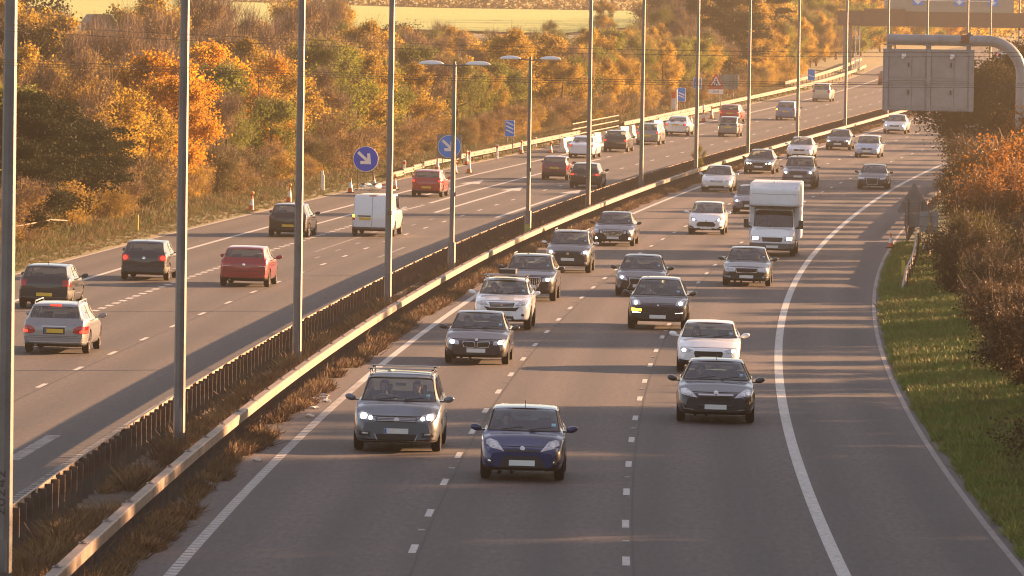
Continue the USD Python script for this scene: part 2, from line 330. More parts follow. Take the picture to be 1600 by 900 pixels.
PROTO = {}
UsdGeom.Scope.Define(stage, '/World/Looks')
_lib = stage.CreateClassPrim('/World/plant_patterns')
def proto(name, leafmat, *a, **k):
    w, c, tw = build_tree(*a, **k)
    r = UsdGeom.Xform.Define(stage, f'/World/plant_patterns/{name}')
    usdkit.mesh(stage, f'/World/plant_patterns/{name}/trunk', w, bark, smooth=True)
    usdkit.mesh(stage, f'/World/plant_patterns/{name}/crown', c, LEAF[leafmat])
    if tw is not None: usdkit.mesh(stage, f'/World/plant_patterns/{name}/twigs', tw, twig_m).GetPrim().SetCustomDataByKey('kind', 'stuff')
    PROTO[name] = (r.GetPath(), a[1])
#        name        leaf        seed H   R   leaves size twigs
proto('golden_a', 'golden', 1, 8.0, 3.0, 16000, .15, 900, clump=.5)
proto('golden_b', 'golden', 2, 9.0, 2.7, 14000, .15, 1400, low=.15, clump=.5)
proto('orange_a', 'orange', 3, 7.5, 3.0, 16000, .145, 600, clump=.5)
proto('orange_b', 'orange', 4, 8.0, 2.6, 10000, .14, 1400, multi=2, clump=.48)
proto('brown_a', 'brown', 5, 8.0, 2.8, 4200, .12, 5200, multi=2)
proto('brown_b', 'brown', 6, 9.5, 2.8, 3200, .12, 6000, multi=3, low=.25)
proto('olive_a', 'olive', 7, 7.0, 2.8, 15000, .145, 800, clump=.5)
proto('olive_b', 'olive', 8, 8.5, 2.6, 10000, .13, 1800, low=.08)
proto('evergreen_a', 'evergreen', 9, 8.0, 3.0, 30000, .15, 0, flat=.55, limbs=22, clump=.7, low=.05)
proto('pine_a', 'pine', 10, 12.0, 3.2, 26000, .17, 0, flat=.6, limbs=24, clump=.62, low=.18, shape=.7)
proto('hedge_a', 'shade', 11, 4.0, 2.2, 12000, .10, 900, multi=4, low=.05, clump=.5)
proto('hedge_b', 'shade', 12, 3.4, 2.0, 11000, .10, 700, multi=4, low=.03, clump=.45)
proto('hedge_c', 'russet', 13, 4.2, 1.9, 9000, .10, 700, multi=4, low=.08, clump=.42)
proto('hedge_d', 'moss', 14, 3.2, 1.9, 7000, .10, 1200, multi=4, low=.03, clump=.45)
proto('hedge_g', 'rust', 19, 4.2, 1.9, 7500, .11, 500, multi=4, low=.06, clump=.42)
proto('hedge_e', 'brown', 17, 3.2, 2.0, 5000, .10, 3500, multi=4, low=.03, clump=.45)
proto('hedge_f', 'golden', 18, 3.2, 1.9, 6000, .10, 1800, multi=4, low=.03, clump=.45)
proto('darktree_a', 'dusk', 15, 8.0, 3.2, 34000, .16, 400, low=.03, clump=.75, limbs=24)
proto('oak_a', 'shade', 16, 10.0, 4.0, 15000, .16, 2500, low=.1, clump=.8, limbs=18)

POLES = [95.3, 132.9, 171.4, 210.2, 242.1, 283.9, 320.1, 355.3, 393.0, 428.1, 461.9, 496.9, 530.6, 567.1, 614.4, 652.0]
def to_px(p):
    d = np.asarray(p, float) - [0, 0, CAM_H]; z = -d @ _b
    return 800 + FPX * (d @ _r2) / z, 450 - FPX * (d @ _u2) / z
LANDMARKS = [(to_px(P(y, -9.4, 4))[0], f'the {w} lamp post') for y, w in zip(POLES[:12], ['first', 'second', 'third', 'fourth', 'fifth', 'sixth', 'seventh', 'eighth', 'ninth', 'tenth', 'eleventh', 'twelfth'])]
SEEN = set()
DESC = {'golden': 'golden leaved tree', 'orange': 'bright orange tree', 'brown': 'bare twiggy tree', 'olive': 'yellow green tree', 'evergreen': 'dark evergreen tree', 'pine': 'tall dark pine', 'hedge': 'tangled brown shrub', 'darktree': 'dense dark tree', 'oak': 'broad brown oak'}
# how high the wood reaches, as an elevation seen from the bridge (it stays low where the fields show above it)
_PX = [-60, 85, 95, 138, 150, 328, 336, 352, 362, 470, 540, 615, 630, 700, 740, 775, 790, 830, 845, 900, 950, 1000, 1010, 1500]
_PY = [-30, -30, 58, 58, -30, -20, 58, 58, -30, -20, 0, 5, 45, 48, 50, 62, 50, 62, 52, 38, 48, 40, -60, -60]
def tree(kind, y, off, h, row=1, label=None, group=None, squash=1.0, rz=None, low=None):
    path, h0 = PROTO[kind]; s = h / h0; base = kind.split('_')[0]
    rng = np.random.default_rng(int(y * 131 + off * 977) & 0xffffff)
    name = {'hedge': 'shrub', 'evergreen': 'evergreen_tree', 'pine': 'pine_tree', 'oak': 'oak_tree', 'golden': 'golden_tree', 'orange': 'orange_tree', 'brown': 'bare_tree', 'olive': 'leafy_tree'}.get(base, 'dark_tree')
    loc = G(y, off, -.05)
    if off < -24.7 and y < 1100:
        for _ in range(12):
            tp = to_px(loc + [0, 0, h]); r = .33 * h * FPX / y; lim = max(np.interp(q, _PX, _PY) for q in (tp[0] - r, tp[0], tp[0] + r))
            if tp[1] > lim or h < 2.5: break
            h *= .93
        s = h / h0
    if label is None:
        x = to_px(loc)[0]; lm = min(LANDMARKS, key=lambda q: abs(q[0] - x)); side = 'just left of' if x < lm[0] - 6 else 'just right of' if x > lm[0] + 6 else 'directly behind'
        if abs(x - lm[0]) > 26 and lm[0] > 0: side = ('well ' if abs(x - lm[0]) > 50 else '') + side.replace('just ', '' if abs(x - lm[0]) > 50 else 'some way ')
        text = f"{DESC[base]} {['at the wood edge', 'in the second row', 'deep in the wood', 'in the back row'][row - 1]}, {side} {lm[1]}"
        if low: text = f"{low} on the left verge, {side} {lm[1]}"
        if text not in SEEN and -40 < x < 1420: label = text; SEEN.add(text)
        elif low: label, group = low + ' in front of the left-hand wood', low + ' at the foot of the wood'
        else: label, group = f"{DESC[base]} among the trees massed in the roadside wood", f'{base} trees of the roadside wood'
    if base == 'hedge': category = 'shrub'
    else: category = 'tree'
    return copy_of(name, path, loc, rng.uniform(0, 360) if rz is None else rz, (s * squash * rng.uniform(.9, 1.15), s * squash * rng.uniform(.9, 1.15), s), label=label, category=category, group=group)

# left-hand wood: front edge, then deeper rows
rng = np.random.default_rng(21)
def pick(ws):
    k = list(ws); return k[rng.choice(len(k), p=np.array([ws[q] for q in k]) / sum(ws.values()))]
W1 = dict(golden_a=3.5, golden_b=3, orange_a=.3, orange_b=.5, brown_a=2.5, brown_b=2, olive_a=3, olive_b=2.5)
W2 = dict(golden_a=2.5, golden_b=3.5, orange_b=.3, brown_a=2.5, brown_b=3.5, olive_b=2.5, darktree_a=.6)
FEATURE = [  # kind, y, off, h, row   (the trees that stand out)
    ('evergreen_a', 267, -29.6, 5.6), ('evergreen_a', 276, -30.4, 6.0), ('evergreen_a', 284, -29.4, 3.9), ('evergreen_a', 260, -28.8, 4.4), ('evergreen_a', 289, -30.6, 4.8),
    ('orange_a', 313, -29.8, 5.6), ('golden_a', 306, -29.5, 4.4), ('orange_a', 318, -30.6, 6.6), ('golden_a', 300, -31.5, 6.0),
    ('brown_a', 271, -35, 7.6), ('brown_b', 278, -37, 8.2), ('brown_a', 296, -33.0, 7.2), ('brown_b', 326, -32, 7.4), ('olive_b', 334, -29.6, 4.6),
    ('olive_a', 341, -31, 6.0), ('orange_b', 352, -30.5, 6.6), ('orange_a', 347, -33, 6.8), ('golden_a', 360, -31, 6.4), ('golden_b', 366, -33, 7.4), ('olive_b', 376, -30.5, 7.2),
    ('olive_a', 384, -31.5, 6.8), ('golden_a', 391, -30, 6.2), ('brown_a', 372, -35, 8.2), ('golden_a', 470, -32, 6.8), ('golden_a', 497, -32, 7.4), ('golden_b', 505, -36, 8.6), ('pine_a', 600, -30.5, 10.5), ('pine_a', 612, -33, 12), ('pine_a', 596, -34, 9.0), ('pine_a', 650, -33, 10), ('olive_a', 566, -31.5, 5.0), ('olive_b', 582, -31, 5.4), ('golden_a', 640, -33, 8.0)]
for k, y, o, h in FEATURE: tree(k, y, o, h)
for y in np.arange(233, 770, 6.0):
    yy = y + rng.uniform(-1.5, 1.5); o = -30.4 + rng.uniform(-1.2, 1.2)
    if any(abs(yy - f[1]) < 3.6 and abs(o - f[2]) < 3 for f in FEATURE): continue
    tree(pick(W1), yy, o, rng.uniform(4.2, 6.0))
for y in np.arange(240, 790, 6.5): tree(pick(W1), y + rng.uniform(-2, 2), -35.5 + rng.uniform(-1.5, 1.5), rng.uniform(5.2, 7.0), 2)
for y in np.arange(245, 800, 8.5): tree(pick(W2), y + rng.uniform(-3, 3), -43 + rng.uniform(-3, 3), rng.uniform(6.2, 8.2), 3)
for y in np.arange(255, 820, 13): tree(pick(W2), y + rng.uniform(-4, 4), -56 + rng.uniform(-6, 6), rng.uniform(7, 9.5), 4)
for y, o, h, k in ((430, -62, 13, 'golden_b'), (470, -66, 12.5, 'brown_b'), (455, -52, 11.5, 'brown_b'), (500, -60, 13.5, 'oak_a'), (520, -64, 13, 'oak_a'), (540, -58, 12.5, 'golden_b'), (380, -47, 11.5, 'golden_b'), (360, -46, 11.5, 'brown_b'), (395, -52, 12.5, 'golden_b'), (565, -52, 12, 'golden_a'), (600, -58, 12, 'brown_b'),
                   (760, -60, 13, 'golden_b'), (800, -45, 13, 'pine_a'), (830, -35, 14, 'oak_a'), (700, -36, 11, 'golden_a'), (720, -42, 12, 'golden_b'), (650, -42, 11, 'oak_a')):
    tree(k, y, o, h, 4)
for y in np.arange(232, 640, 4.2):
    k = pick(dict(hedge_e=4, hedge_f=2.5, hedge_d=2)); tree(k, y + rng.uniform(-1.5, 1.5), -28.6 + rng.uniform(-.7, .5), rng.uniform(1.1, 2.3), low={'hedge_e': 'low reddish brown scrub', 'hedge_f': 'low golden scrub', 'hedge_d': 'low olive scrub'}[k])
# trees past the bend, ahead of and beyond the gantry
for k in range(34):
    y = 790 + k * 12; tree(pick(W2), y, rng.uniform(-52, -27), rng.uniform(7, 11), 2, label='hazy golden brown tree far up the road beyond the overhead gantry', group='hazy trees beyond the gantry')
for k in range(32):
    y = 620 + k * 11; tree(pick(W2), y, 13 + rng.uniform(0, 16), rng.uniform(5, 9), 2, label='hazy golden brown tree beyond the right-hand bend of the road', group='hazy trees on the right past the bend')

for y in np.arange(772, 960, 8): tree(pick(dict(golden_a=3, olive_a=2, orange_a=1)), y, -30 + rng.uniform(-2, 2), rng.uniform(4, 6.5), 2, label='low golden bush in the haze beneath the overhead gantry', group='golden bushes beneath the gantry')
# shrubs and trees on the right-hand bank
RG = 'shrubs on the shaded right-hand bank'
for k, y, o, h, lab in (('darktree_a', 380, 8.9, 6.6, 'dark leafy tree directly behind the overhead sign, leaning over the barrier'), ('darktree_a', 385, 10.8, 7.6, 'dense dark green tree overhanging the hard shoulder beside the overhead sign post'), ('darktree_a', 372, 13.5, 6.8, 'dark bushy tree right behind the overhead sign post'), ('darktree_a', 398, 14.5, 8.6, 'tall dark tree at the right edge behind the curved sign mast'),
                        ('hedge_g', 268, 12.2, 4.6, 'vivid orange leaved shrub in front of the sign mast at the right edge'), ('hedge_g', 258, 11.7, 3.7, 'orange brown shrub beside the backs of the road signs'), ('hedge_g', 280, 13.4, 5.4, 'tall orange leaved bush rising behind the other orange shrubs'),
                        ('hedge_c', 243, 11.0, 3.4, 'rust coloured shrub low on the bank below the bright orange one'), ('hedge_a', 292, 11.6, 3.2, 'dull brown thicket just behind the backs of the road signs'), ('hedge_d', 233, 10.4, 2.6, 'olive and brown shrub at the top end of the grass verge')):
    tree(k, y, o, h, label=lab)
LEVEL = [(128, 'the small dark blue hatchback'), (137, 'the grey people carrier'), (152, 'the nearest black hatchback'), (177, 'the dark brownish saloon'), (190, 'the white hatchback'), (201, 'the white off-roader'), (213, 'the sporty off-roader'), (222, 'the chrome barred off-roader'), (230, 'the spindle grille saloon'), (241, 'the boxy green saloon'), (249, 'the crossover'), (273, 'the white box van'), (281, 'the chrome grille saloon'), (297, 'the small white hatchback')]
def bank_label(y, o):
    text = f"brown shrub, {'front' if o < 11 else 'middle' if o < 13.5 else 'back'} row of the right bank, level with {min(LEVEL, key=lambda q: abs(q[0] - y))[1]}"
    if text in SEEN or y < 124: return dict(label='tangled brown shrub in the thicket on the shaded right-hand bank', group=RG)
    SEEN.add(text); return dict(label=text)
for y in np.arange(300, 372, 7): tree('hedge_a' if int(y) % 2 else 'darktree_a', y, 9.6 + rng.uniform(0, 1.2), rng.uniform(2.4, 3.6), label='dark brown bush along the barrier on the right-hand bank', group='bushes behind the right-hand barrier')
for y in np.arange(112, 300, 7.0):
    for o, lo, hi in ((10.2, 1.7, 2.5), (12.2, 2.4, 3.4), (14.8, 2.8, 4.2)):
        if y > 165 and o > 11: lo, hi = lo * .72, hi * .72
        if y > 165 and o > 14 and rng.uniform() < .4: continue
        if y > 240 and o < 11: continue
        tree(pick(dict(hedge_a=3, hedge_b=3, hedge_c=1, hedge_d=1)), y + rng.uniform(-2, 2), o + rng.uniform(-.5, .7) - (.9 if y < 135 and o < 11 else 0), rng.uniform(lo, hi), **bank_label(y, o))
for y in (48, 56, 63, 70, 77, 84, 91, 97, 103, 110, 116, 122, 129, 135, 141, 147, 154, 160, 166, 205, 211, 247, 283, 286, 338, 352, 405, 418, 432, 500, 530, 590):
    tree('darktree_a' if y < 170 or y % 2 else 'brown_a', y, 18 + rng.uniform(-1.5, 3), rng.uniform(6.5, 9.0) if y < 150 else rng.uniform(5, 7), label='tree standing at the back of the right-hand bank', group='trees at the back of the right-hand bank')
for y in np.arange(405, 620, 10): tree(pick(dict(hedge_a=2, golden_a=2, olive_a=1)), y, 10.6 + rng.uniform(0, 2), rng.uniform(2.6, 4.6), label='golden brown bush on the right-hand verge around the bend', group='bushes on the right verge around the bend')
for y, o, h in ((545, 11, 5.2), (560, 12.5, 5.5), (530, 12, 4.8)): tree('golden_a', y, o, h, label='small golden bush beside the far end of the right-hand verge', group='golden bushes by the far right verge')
tree('olive_b', 401, -10.0, 1.6, label='slender self-sown sapling growing in the central reserve', squash=.7)

# ---------------------------------------------------------------- grass, weeds and litter
blade_dry = M('grass_dry', (.24, .15, .055), .8, vary=(.5, (.12, .075, .03), .4, .62))
blade_green = M('grass_green', (.11, .17, .014), .7, vary=(.8, (.20, .17, .035), .42, .66))
blade_olive = M('grass_olive', (.17, .15, .03), .75, vary=(.6, (.10, .11, .02), .4, .65))
weed_m = M('weed_brown', (.17, .092, .04), .85, vary=(.9, (.075, .042, .022), .4, .62))
def tuft(seed, n, h, r, lean=.35):
    g = np.random.default_rng(seed); a = g.uniform(0, 6.283, n); q = r * np.sqrt(g.uniform(0, 1, n)); b = np.c_[q * np.cos(a), q * np.sin(a), 0 * a]
    t = b + np.c_[g.normal(size=(n, 2)) * lean * h, h * g.uniform(.45, 1.1, n)]
    return blades(b, t, .008 + .004 * g.uniform(0, 1, n), g)
def scatter(name, protos, pts, scales, seed, **kw):
    pi = UsdGeom.PointInstancer.Define(stage, path_of(name)); g = np.random.default_rng(seed); n = len(pts)
    rel = pi.CreatePrototypesRel()
    for i, (m, mt) in enumerate(protos):
        q = usdkit.mesh(stage, f'{pi.GetPath()}/blade_clump_{i + 1:03d}', m, mt); rel.AddTarget(q.GetPath())
    pi.CreateProtoIndicesAttr(Vt.IntArray.FromNumpy(g.integers(0, len(protos), n).astype(np.int32)))
    pi.CreatePositionsAttr(Vt.Vec3fArray.FromNumpy(np.asarray(pts, np.float32)))
    ang = g.uniform(0, 2 * np.pi, n); qs = [Gf.Quath(float(math.cos(x / 2)), 0, 0, float(math.sin(x / 2))) for x in ang]
    pi.CreateOrientationsAttr(Vt.QuathArray(qs)); s = np.repeat(np.asarray(scales, np.float32)[:, None], 3, 1)
    pi.CreateScalesAttr(Vt.Vec3fArray.FromNumpy(s)); return props(pi.GetPrim(), kind='stuff', **kw)
def strewn(n, y0, y1, o0, o1, seed, clump=0.0, power=1.0):
    g = np.random.default_rng(seed); y = y0 + (y1 - y0) * g.uniform(0, 1, n * 3) ** power; o = g.uniform(o0, o1, n * 3)
    if clump: k = meshkit.fbm(np.c_[y / 3.5, o * .9, 0 * y], 3, seed) > clump; y, o = y[k][:n], o[k][:n]
    else: y, o = y[:n], o[:n]
    return y, o, np.array([G(a, b) for a, b in zip(y, o)])
g_ = np.random.default_rng(3)
y, o, p = strewn(7000, 88, 560, -10.0, -8.05, 31, .47, 1.3)
h_ = np.where(o < -9.6, .5, np.where(o < -8.8, .95, .62)) * g_.uniform(.5, 1.25, len(y)); scatter('reserve_weeds', [(tuft(i, 46, .34, .22, .6), weed_m) for i in range(3)] + [(tuft(9, 40, .42, .2, .5), blade_dry)], p, h_, 5, label='brown weeds and dead grass filling the central reserve between the barriers', category='weeds')
y, o, p = strewn(2200, 88, 500, -8.4, -7.9, 37, .46, 1.3)
scatter('reserve_edge_weeds', [(tuft(i + 20, 50, .2, .18, .6), weed_m) for i in range(3)] + [(tuft(29, 40, .2, .2, .5), blade_dry)], p, g_.uniform(.5, 1.2, len(y)), 6, label='low brown weeds creeping onto the road below the near barrier', category='weeds')
y, o, p = strewn(12000, 95, 290, 7.05, 10.6, 41, .22, 1.25)
scatter('verge_grass', [(tuft(i + 40, 50, .13 + .03 * i, .22, .5), blade_green) for i in range(4)] + [(tuft(49, 36, .22, .2, .5), blade_olive)], p, g_.uniform(.6, 1.25, len(y)), 7, label='short green grass of the right-hand verge', category='grass')
y, o, p = strewn(11000, 228, 620, -28.4, -24.85, 51, .12, 1.2)
h_ = np.clip((-o - 24.6) / 3.2, .3, .95) * g_.uniform(.6, 1.3, len(y))
scatter('verge_grass', [(tuft(60, 40, .42, .26, .4), blade_dry), (tuft(61, 40, .34, .26, .5), blade_olive), (tuft(69, 44, .32, .26, .4), blade_olive), (tuft(70, 44, .3, .26, .5), blade_olive)], p, h_, 8, label='long dry grass along the foot of the left-hand wood', category='grass')
litter_m = M('litter_white', (.62, .58, .52), .7)
for k, (y, o) in enumerate([(157, -7.75), (156.5, -7.95), (155.6, -7.6), (158.2, -7.8), (152.5, -7.7), (149.0, -7.6), (154, -7.9), (118, -8.9), (117.2, -9.2), (124, -8.2), (112, -9.3), (132, -7.7)]):
    g = np.random.default_rng(k); v = trimesh.creation.icosphere(1, .1); v.vertices *= g.uniform(.4, 1.2, (len(v.vertices), 1)) * [1.3, 1, .45]
    q = obj('litter', T(v, *G(y, o, .04)), litter_m, label='crumpled scrap of pale litter lying in the central reserve weeds', category='litter', group='litter in the central reserve')

# ---------------------------------------------------------------- central reserve barriers
steel = M('galvanised_steel', (.235, .17, .12), .55, .2, vary=(2.2, (.13, .09, .06), .4, .68), bump=(30, .1))
steel_dull = M('weathered_steel', (.20, .17, .15), .65, .25, vary=(3.0, (.11, .085, .07), .4, .65))
dark_post = M('rusty_post', (.060, .047, .040), .8, vary=(4.0, (.10, .062, .04), .45, .7))
def sweep(ys, off, prof, h=0.0, close=True):
    """profile (lateral, height) swept along the road"""
    n = len(prof); pr = np.asarray(prof, float); yy = np.repeat(np.asarray(ys, float), n); pa = np.tile(pr, (len(ys), 1)); V = P(yy, off + pa[:, 0], h + pa[:, 1]); F = []
    for k in range(len(ys) - 1):
        i = np.arange(n if close else n - 1); j = (i + 1) % n
        F += [np.c_[k * n + i, k * n + j, (k + 1) * n + j], np.c_[k * n + i, (k + 1) * n + j, (k + 1) * n + i]]
    if close:
        i = np.arange(1, n - 1); e = (len(ys) - 1) * n; F += [np.c_[0 * i, i + 1, i], np.c_[0 * i + e, i + e, i + 1 + e]]
    return trimesh.Trimesh(V, np.vstack(F), process=False)
nb = thing('safety_barrier', label='near central barrier: pale box-section steel rail on closely set posts', category='barrier')
BOXP = [(-.095, .53), (.095, .53), (.095, .705), (.075, .725), (-.075, .725), (-.095, .705)]
for k in range(100):
    y = 84 + 4.85 * k
    q = obj('rail', sweep([y + .01, y + 2.4, y + 4.84], -8.44, BOXP), steel, nb)
    obj('joint_plate', cat([box(.13, .34, .012, P(y, -8.47, .732)), box(.05, .05, .03, P(y - .1, -8.47, .742)), box(.05, .05, .03, P(y + .1, -8.47, .742))]), steel_dull, nb)
for k in range(300):
    y = 84.8 + 1.62 * k; obj('post', cat([box(.012, .10, .54, P(y, -8.44, .26)), box(.07, .012, .54, P(y - .05, -8.41, .26)), box(.07, .012, .54, P(y + .05, -8.47, .26))]), dark_post, nb)
fb = thing('safety_barrier', label='far central barrier: corrugated rail seen from behind its row of dark posts', category='barrier')
CORP = [(0, .36), (-.08, .40), (-.08, .47), (-.02, .50), (-.02, .55), (-.08, .58), (-.08, .65), (0, .69), (.012, .685), (-.062, .645), (-.062, .585), (0, .555), (0, .495), (-.062, .465), (-.062, .405), (.012, .365)]
for k in range(98): y = 86 + 4.8 * k; obj('rail', sweep([y + .004, y + 2.4, y + 4.796], -10.24, CORP, .09), steel, fb)
def post2(y): return cat([box(.13, .012, .78, P(y, -10.16, .37)), box(.012, .05, .78, P(y + .03, -10.095, .37)), box(.012, .05, .78, P(y - .03, -10.225, .37))])
for k in range(300): obj('post', post2(88 + 1.25 * k), dark_post, fb)
props(obj('post', cat([post2(88 + 1.25 * k) for k in range(300, 370)]), dark_post, fb), kind='stuff')
lb = thing('safety_barrier', label='sunlit corrugated crash barrier along the left-hand verge', category='barrier')
CORL = [(-a, b) for a, b in CORP]
for k in range(70):
    y = 368 + 4.8 * k; o = -24.95 + .25 * math.sin(y / 40) * 0; hh = -.25 * (1 - k / 3) if k < 3 else 0
    if y < 455 or y > 480: obj('rail', sweep([y, y + 2.4, y + 4.796], -25.0, CORL, hh), steel, lb)
    if k > 1: obj('post', box(.06, .10, .66, P(y, -25.08, .31)), dark_post, lb)
lb2 = thing('safety_barrier', label='second upper crash barrier behind the left verge rail by the gantry foot', category='barrier')
for k in range(24):
    y = 610 + 4.8 * k; obj('rail', sweep([y, y + 2.4, y + 4.796], -26.6, CORL, .25), steel, lb2); obj('post', box(.06, .10, .9, P(y, -26.68, .45)), dark_post, lb2)
lb3 = thing('safety_barrier', label='short crash barrier ramping to the ground before the roadworks sign', category='barrier')
for k in range(8):
    y = 495 + 4.8 * k; obj('rail', sweep([y, y + 2.4, y + 4.796], -23.9, CORL, 0 if k < 7 else -.2), steel, lb3); obj('post', box(.06, .10, .66, P(y, -23.98, .31)), dark_post, lb3)
rb = thing('safety_barrier', label='shaded crash barrier on the right-hand verge by the overhead sign', category='barrier')
for k in range(26):
    y = 296 + 4.8 * k; o = 7.25
    obj('rail', sweep([y, y + 2.4, y + 4.796], o, CORP), steel, rb); obj('post', box(.06, .10, .66, P(y, o + .08, .31)), dark_post, rb); obj('post', box(.06, .10, .66, P(y + 2.4, o + .08, .31)), dark_post, rb)
rb2 = thing('safety_barrier', label='pale curved barrier end ramping down into the grass on the right', category='barrier')
for k in range(12):
    y0 = 237 + 4.8 * k; f = lambda y: -.6 * max(0, 1 - (y - 237) / 9); oo = lambda y: 7.75 + .35 * math.sin((y - 237) / 18)
    a = sweep([y0, y0 + 4.796], (oo(y0)), CORP, 0); V = a.vertices; n = len(CORP); V[:n, 2] += f(y0); V[n:, 2] += f(y0 + 4.8); V[n:, 0] += oo(y0 + 4.8) - oo(y0); a.vertices = V
    obj('rail', a, steel, rb2)
    if k: obj('post', box(.06, .10, .62, P(y0, oo(y0) + .09, .29)), dark_post, rb2)
fence_ = thing('handrail', label='three-bar metal handrail set on the left verge barrier', category='handrail')
for h in (.45, .85, 1.25): obj('rail', tube([P(y, -24.95, h) for y in (455, 467, 480)], .045, 6), steel, fence_)
for y in np.arange(455, 481, 2.5): obj('post', tube([P(y, -24.95, 0), P(y, -24.95, 1.25)], .035, 6), steel, fence_)
f2 = thing('handrail', label='thin metal handrail at the foot of the dark evergreen on the far left', category='handrail')
obj('rail', tube([G(251, -28.6, .35), G(252, -27.9, .75), G(262, -27.6, .8), G(264, -27.2, .75)], .025, 6), steel, f2)
for y in (256, 262): obj('post', tube([G(y, -27.7, 0), G(y, -27.7, .8)], .02, 6), steel, f2)
f3 = thing('metal_frame', label='dark lattice metal frame in the scrub left of the blue arrow sign', category='frame')
for o in (-28.6, -28.0, -27.4): obj('upright', tube([G(369, o, 0), G(369, o, 1.7)], .02, 5), dark_post, f3)
for h in (.6, 1.1): obj('crossbar', tube([G(369, -28.8, h), G(369, -27.2, h)], .02, 5), dark_post, f3)

# ---------------------------------------------------------------- lamp posts
pole_m = M('lamp_post_paint', (.13, .122, .118), .45, .2, vary=(1.2, (.085, .08, .077), .4, .65))
lamp_m = M('lamp_head', (.62, .62, .62), .35)
glass_lamp = M('lamp_glass', (.55, .55, .55), .15)
ords = ['first', 'second', 'third', 'fourth', 'fifth', 'sixth', 'seventh', 'eighth', 'ninth', 'tenth', 'eleventh', 'twelfth', 'thirteenth', 'fourteenth', 'fifteenth', 'sixteenth']
def head(side, w=.95):
    s = side; v = trimesh.creation.icosphere(3, 1.0); q = v.vertices
    taper = .78 + .22 * np.clip(1 - (q[:, 0] + 1) / 2, 0, 1); q[:, 1] *= .16 * taper; q[:, 2] = np.where(q[:, 2] > 0, q[:, 2] * .13, q[:, 2] * .05) ; q[:, 0] = q[:, 0] * w / 2 + .42 + w / 2
    q[:, 0] *= s; 
    if s < 0: v.invert()
    return v
for i, y in enumerate(POLES):
    short = i in (4, 5); a = P(y, -9.4); rz = heading(y) - 90; kind = 'lamp_post'
    lab = f'{"shorter double-headed lamp post with a stout base" if short else "tall grey lamp post cut off by the picture top"}, {ords[i]} from the left'
    t = thing(kind, a, rz, label=lab, category='lamp post', group=None)
    if short:
        Hh = 8.05
        obj('base_section', cyl(.15, 1.32, (0, 0, -.05), 8), pole_m, t); obj('pole', cyl(.098, Hh - 1.27, (0, 0, 1.27), 8, .075), pole_m, t)
        if i == 5: obj('painted_patch', cyl(.152, .62, (0, 0, .05), 8), M('green_patch', (.22, .26, .08), .7), t)
        obj('cable_box', box(.06, .09, .16, (.1, 0, 3.1)), pole_m, t)
        z = Hh; arm = .42; hw = .95
    else:
        Hh = 12.2
        obj('pole', cyl(.128, Hh, (0, 0, -.05), 8, .085), pole_m, t); obj('base_door', box(.10, .02, .5, (0, -.122, .75)), pole_m, t)
        z = Hh; hw = .95
    obj('arm', cat([tube([(-.55, 0, z - .02), (0, 0, z - .06), (.55, 0, z - .02)], .03, 6), cyl(.055, .3, (0, 0, z - .2), 8)]), pole_m, t)
    for s in (-1, 1):
        h = obj('lamp_head', T(head(s, hw), 0, 0, z), lamp_m, t, smooth=True)
    if i < 6: obj('footing', box(1.0, 1.5, .10, (.05, -.1, .02)), conc, t)
    if i == 0:
        txt = meshkit.text_mesh('20242', .16, .004); R(txt, 90, [0, 0, 1]); R(txt, 90, [1, 0, 0]); T(txt, .02, -.125, 1.35); obj('post_number', txt, M('stencil_black', (.02, .02, .02), .6), t)
    if i == 3:
        txt = meshkit.text_mesh('21', .12, .004); R(txt, 90, [1, 0, 0]); T(txt, -.06, -.118, 3.2); obj('post_number', txt, LK + 'stencil_black', t)

# ---------------------------------------------------------------- road signs on the left
white = M('sign_white', (.74, .72, .68), .45); blue = M('sign_blue', (.002, .065, .55), .6, spec=.08); blue2 = M('sign_blue_pale', (.003, .22, .70), .6, spec=.08)
red = M('sign_red', (.42, .035, .02), .45); black = M('sign_black', (.015, .015, .015), .5); greyb = M('sign_back_grey', (.14, .135, .13), .55, .1, vary=(2, (.10, .095, .09), .4, .7)); greyd = M('sign_back_dark', (.16, .165, .16), .6)
orange = M('cone_orange', (.50, .085, .015), .5); reflect = M('cone_sleeve', (.62, .62, .6), .35, vary=(7, (.4, .39, .37), .45, .75)); amber = M('amber_lens', (.75, .24, .02), .25)
rubber = M('rubber', (.02, .018, .017), .7); wood_m = M('post_timber', (.2, .14, .09), .8)
def disc(r, th, n=40):
    m = trimesh.creation.cylinder(r, th, sections=n); R(m, 90, [1, 0, 0]); return m      # faces -y
def plate(w, h, d=.03, r=.06):
    from shapely.geometry import box as sb
    m = trimesh.creation.extrude_polygon(sb(-w / 2 + r, -h / 2 + r, w / 2 - r, h / 2 - r).buffer(r, quad_segs=4), d, engine='earcut'); R(m, 90, [1, 0, 0]); return m   # front at y=-d
def shape(poly, d=.004):
    m = extrude(poly, d); R(m, 90, [1, 0, 0]); return m
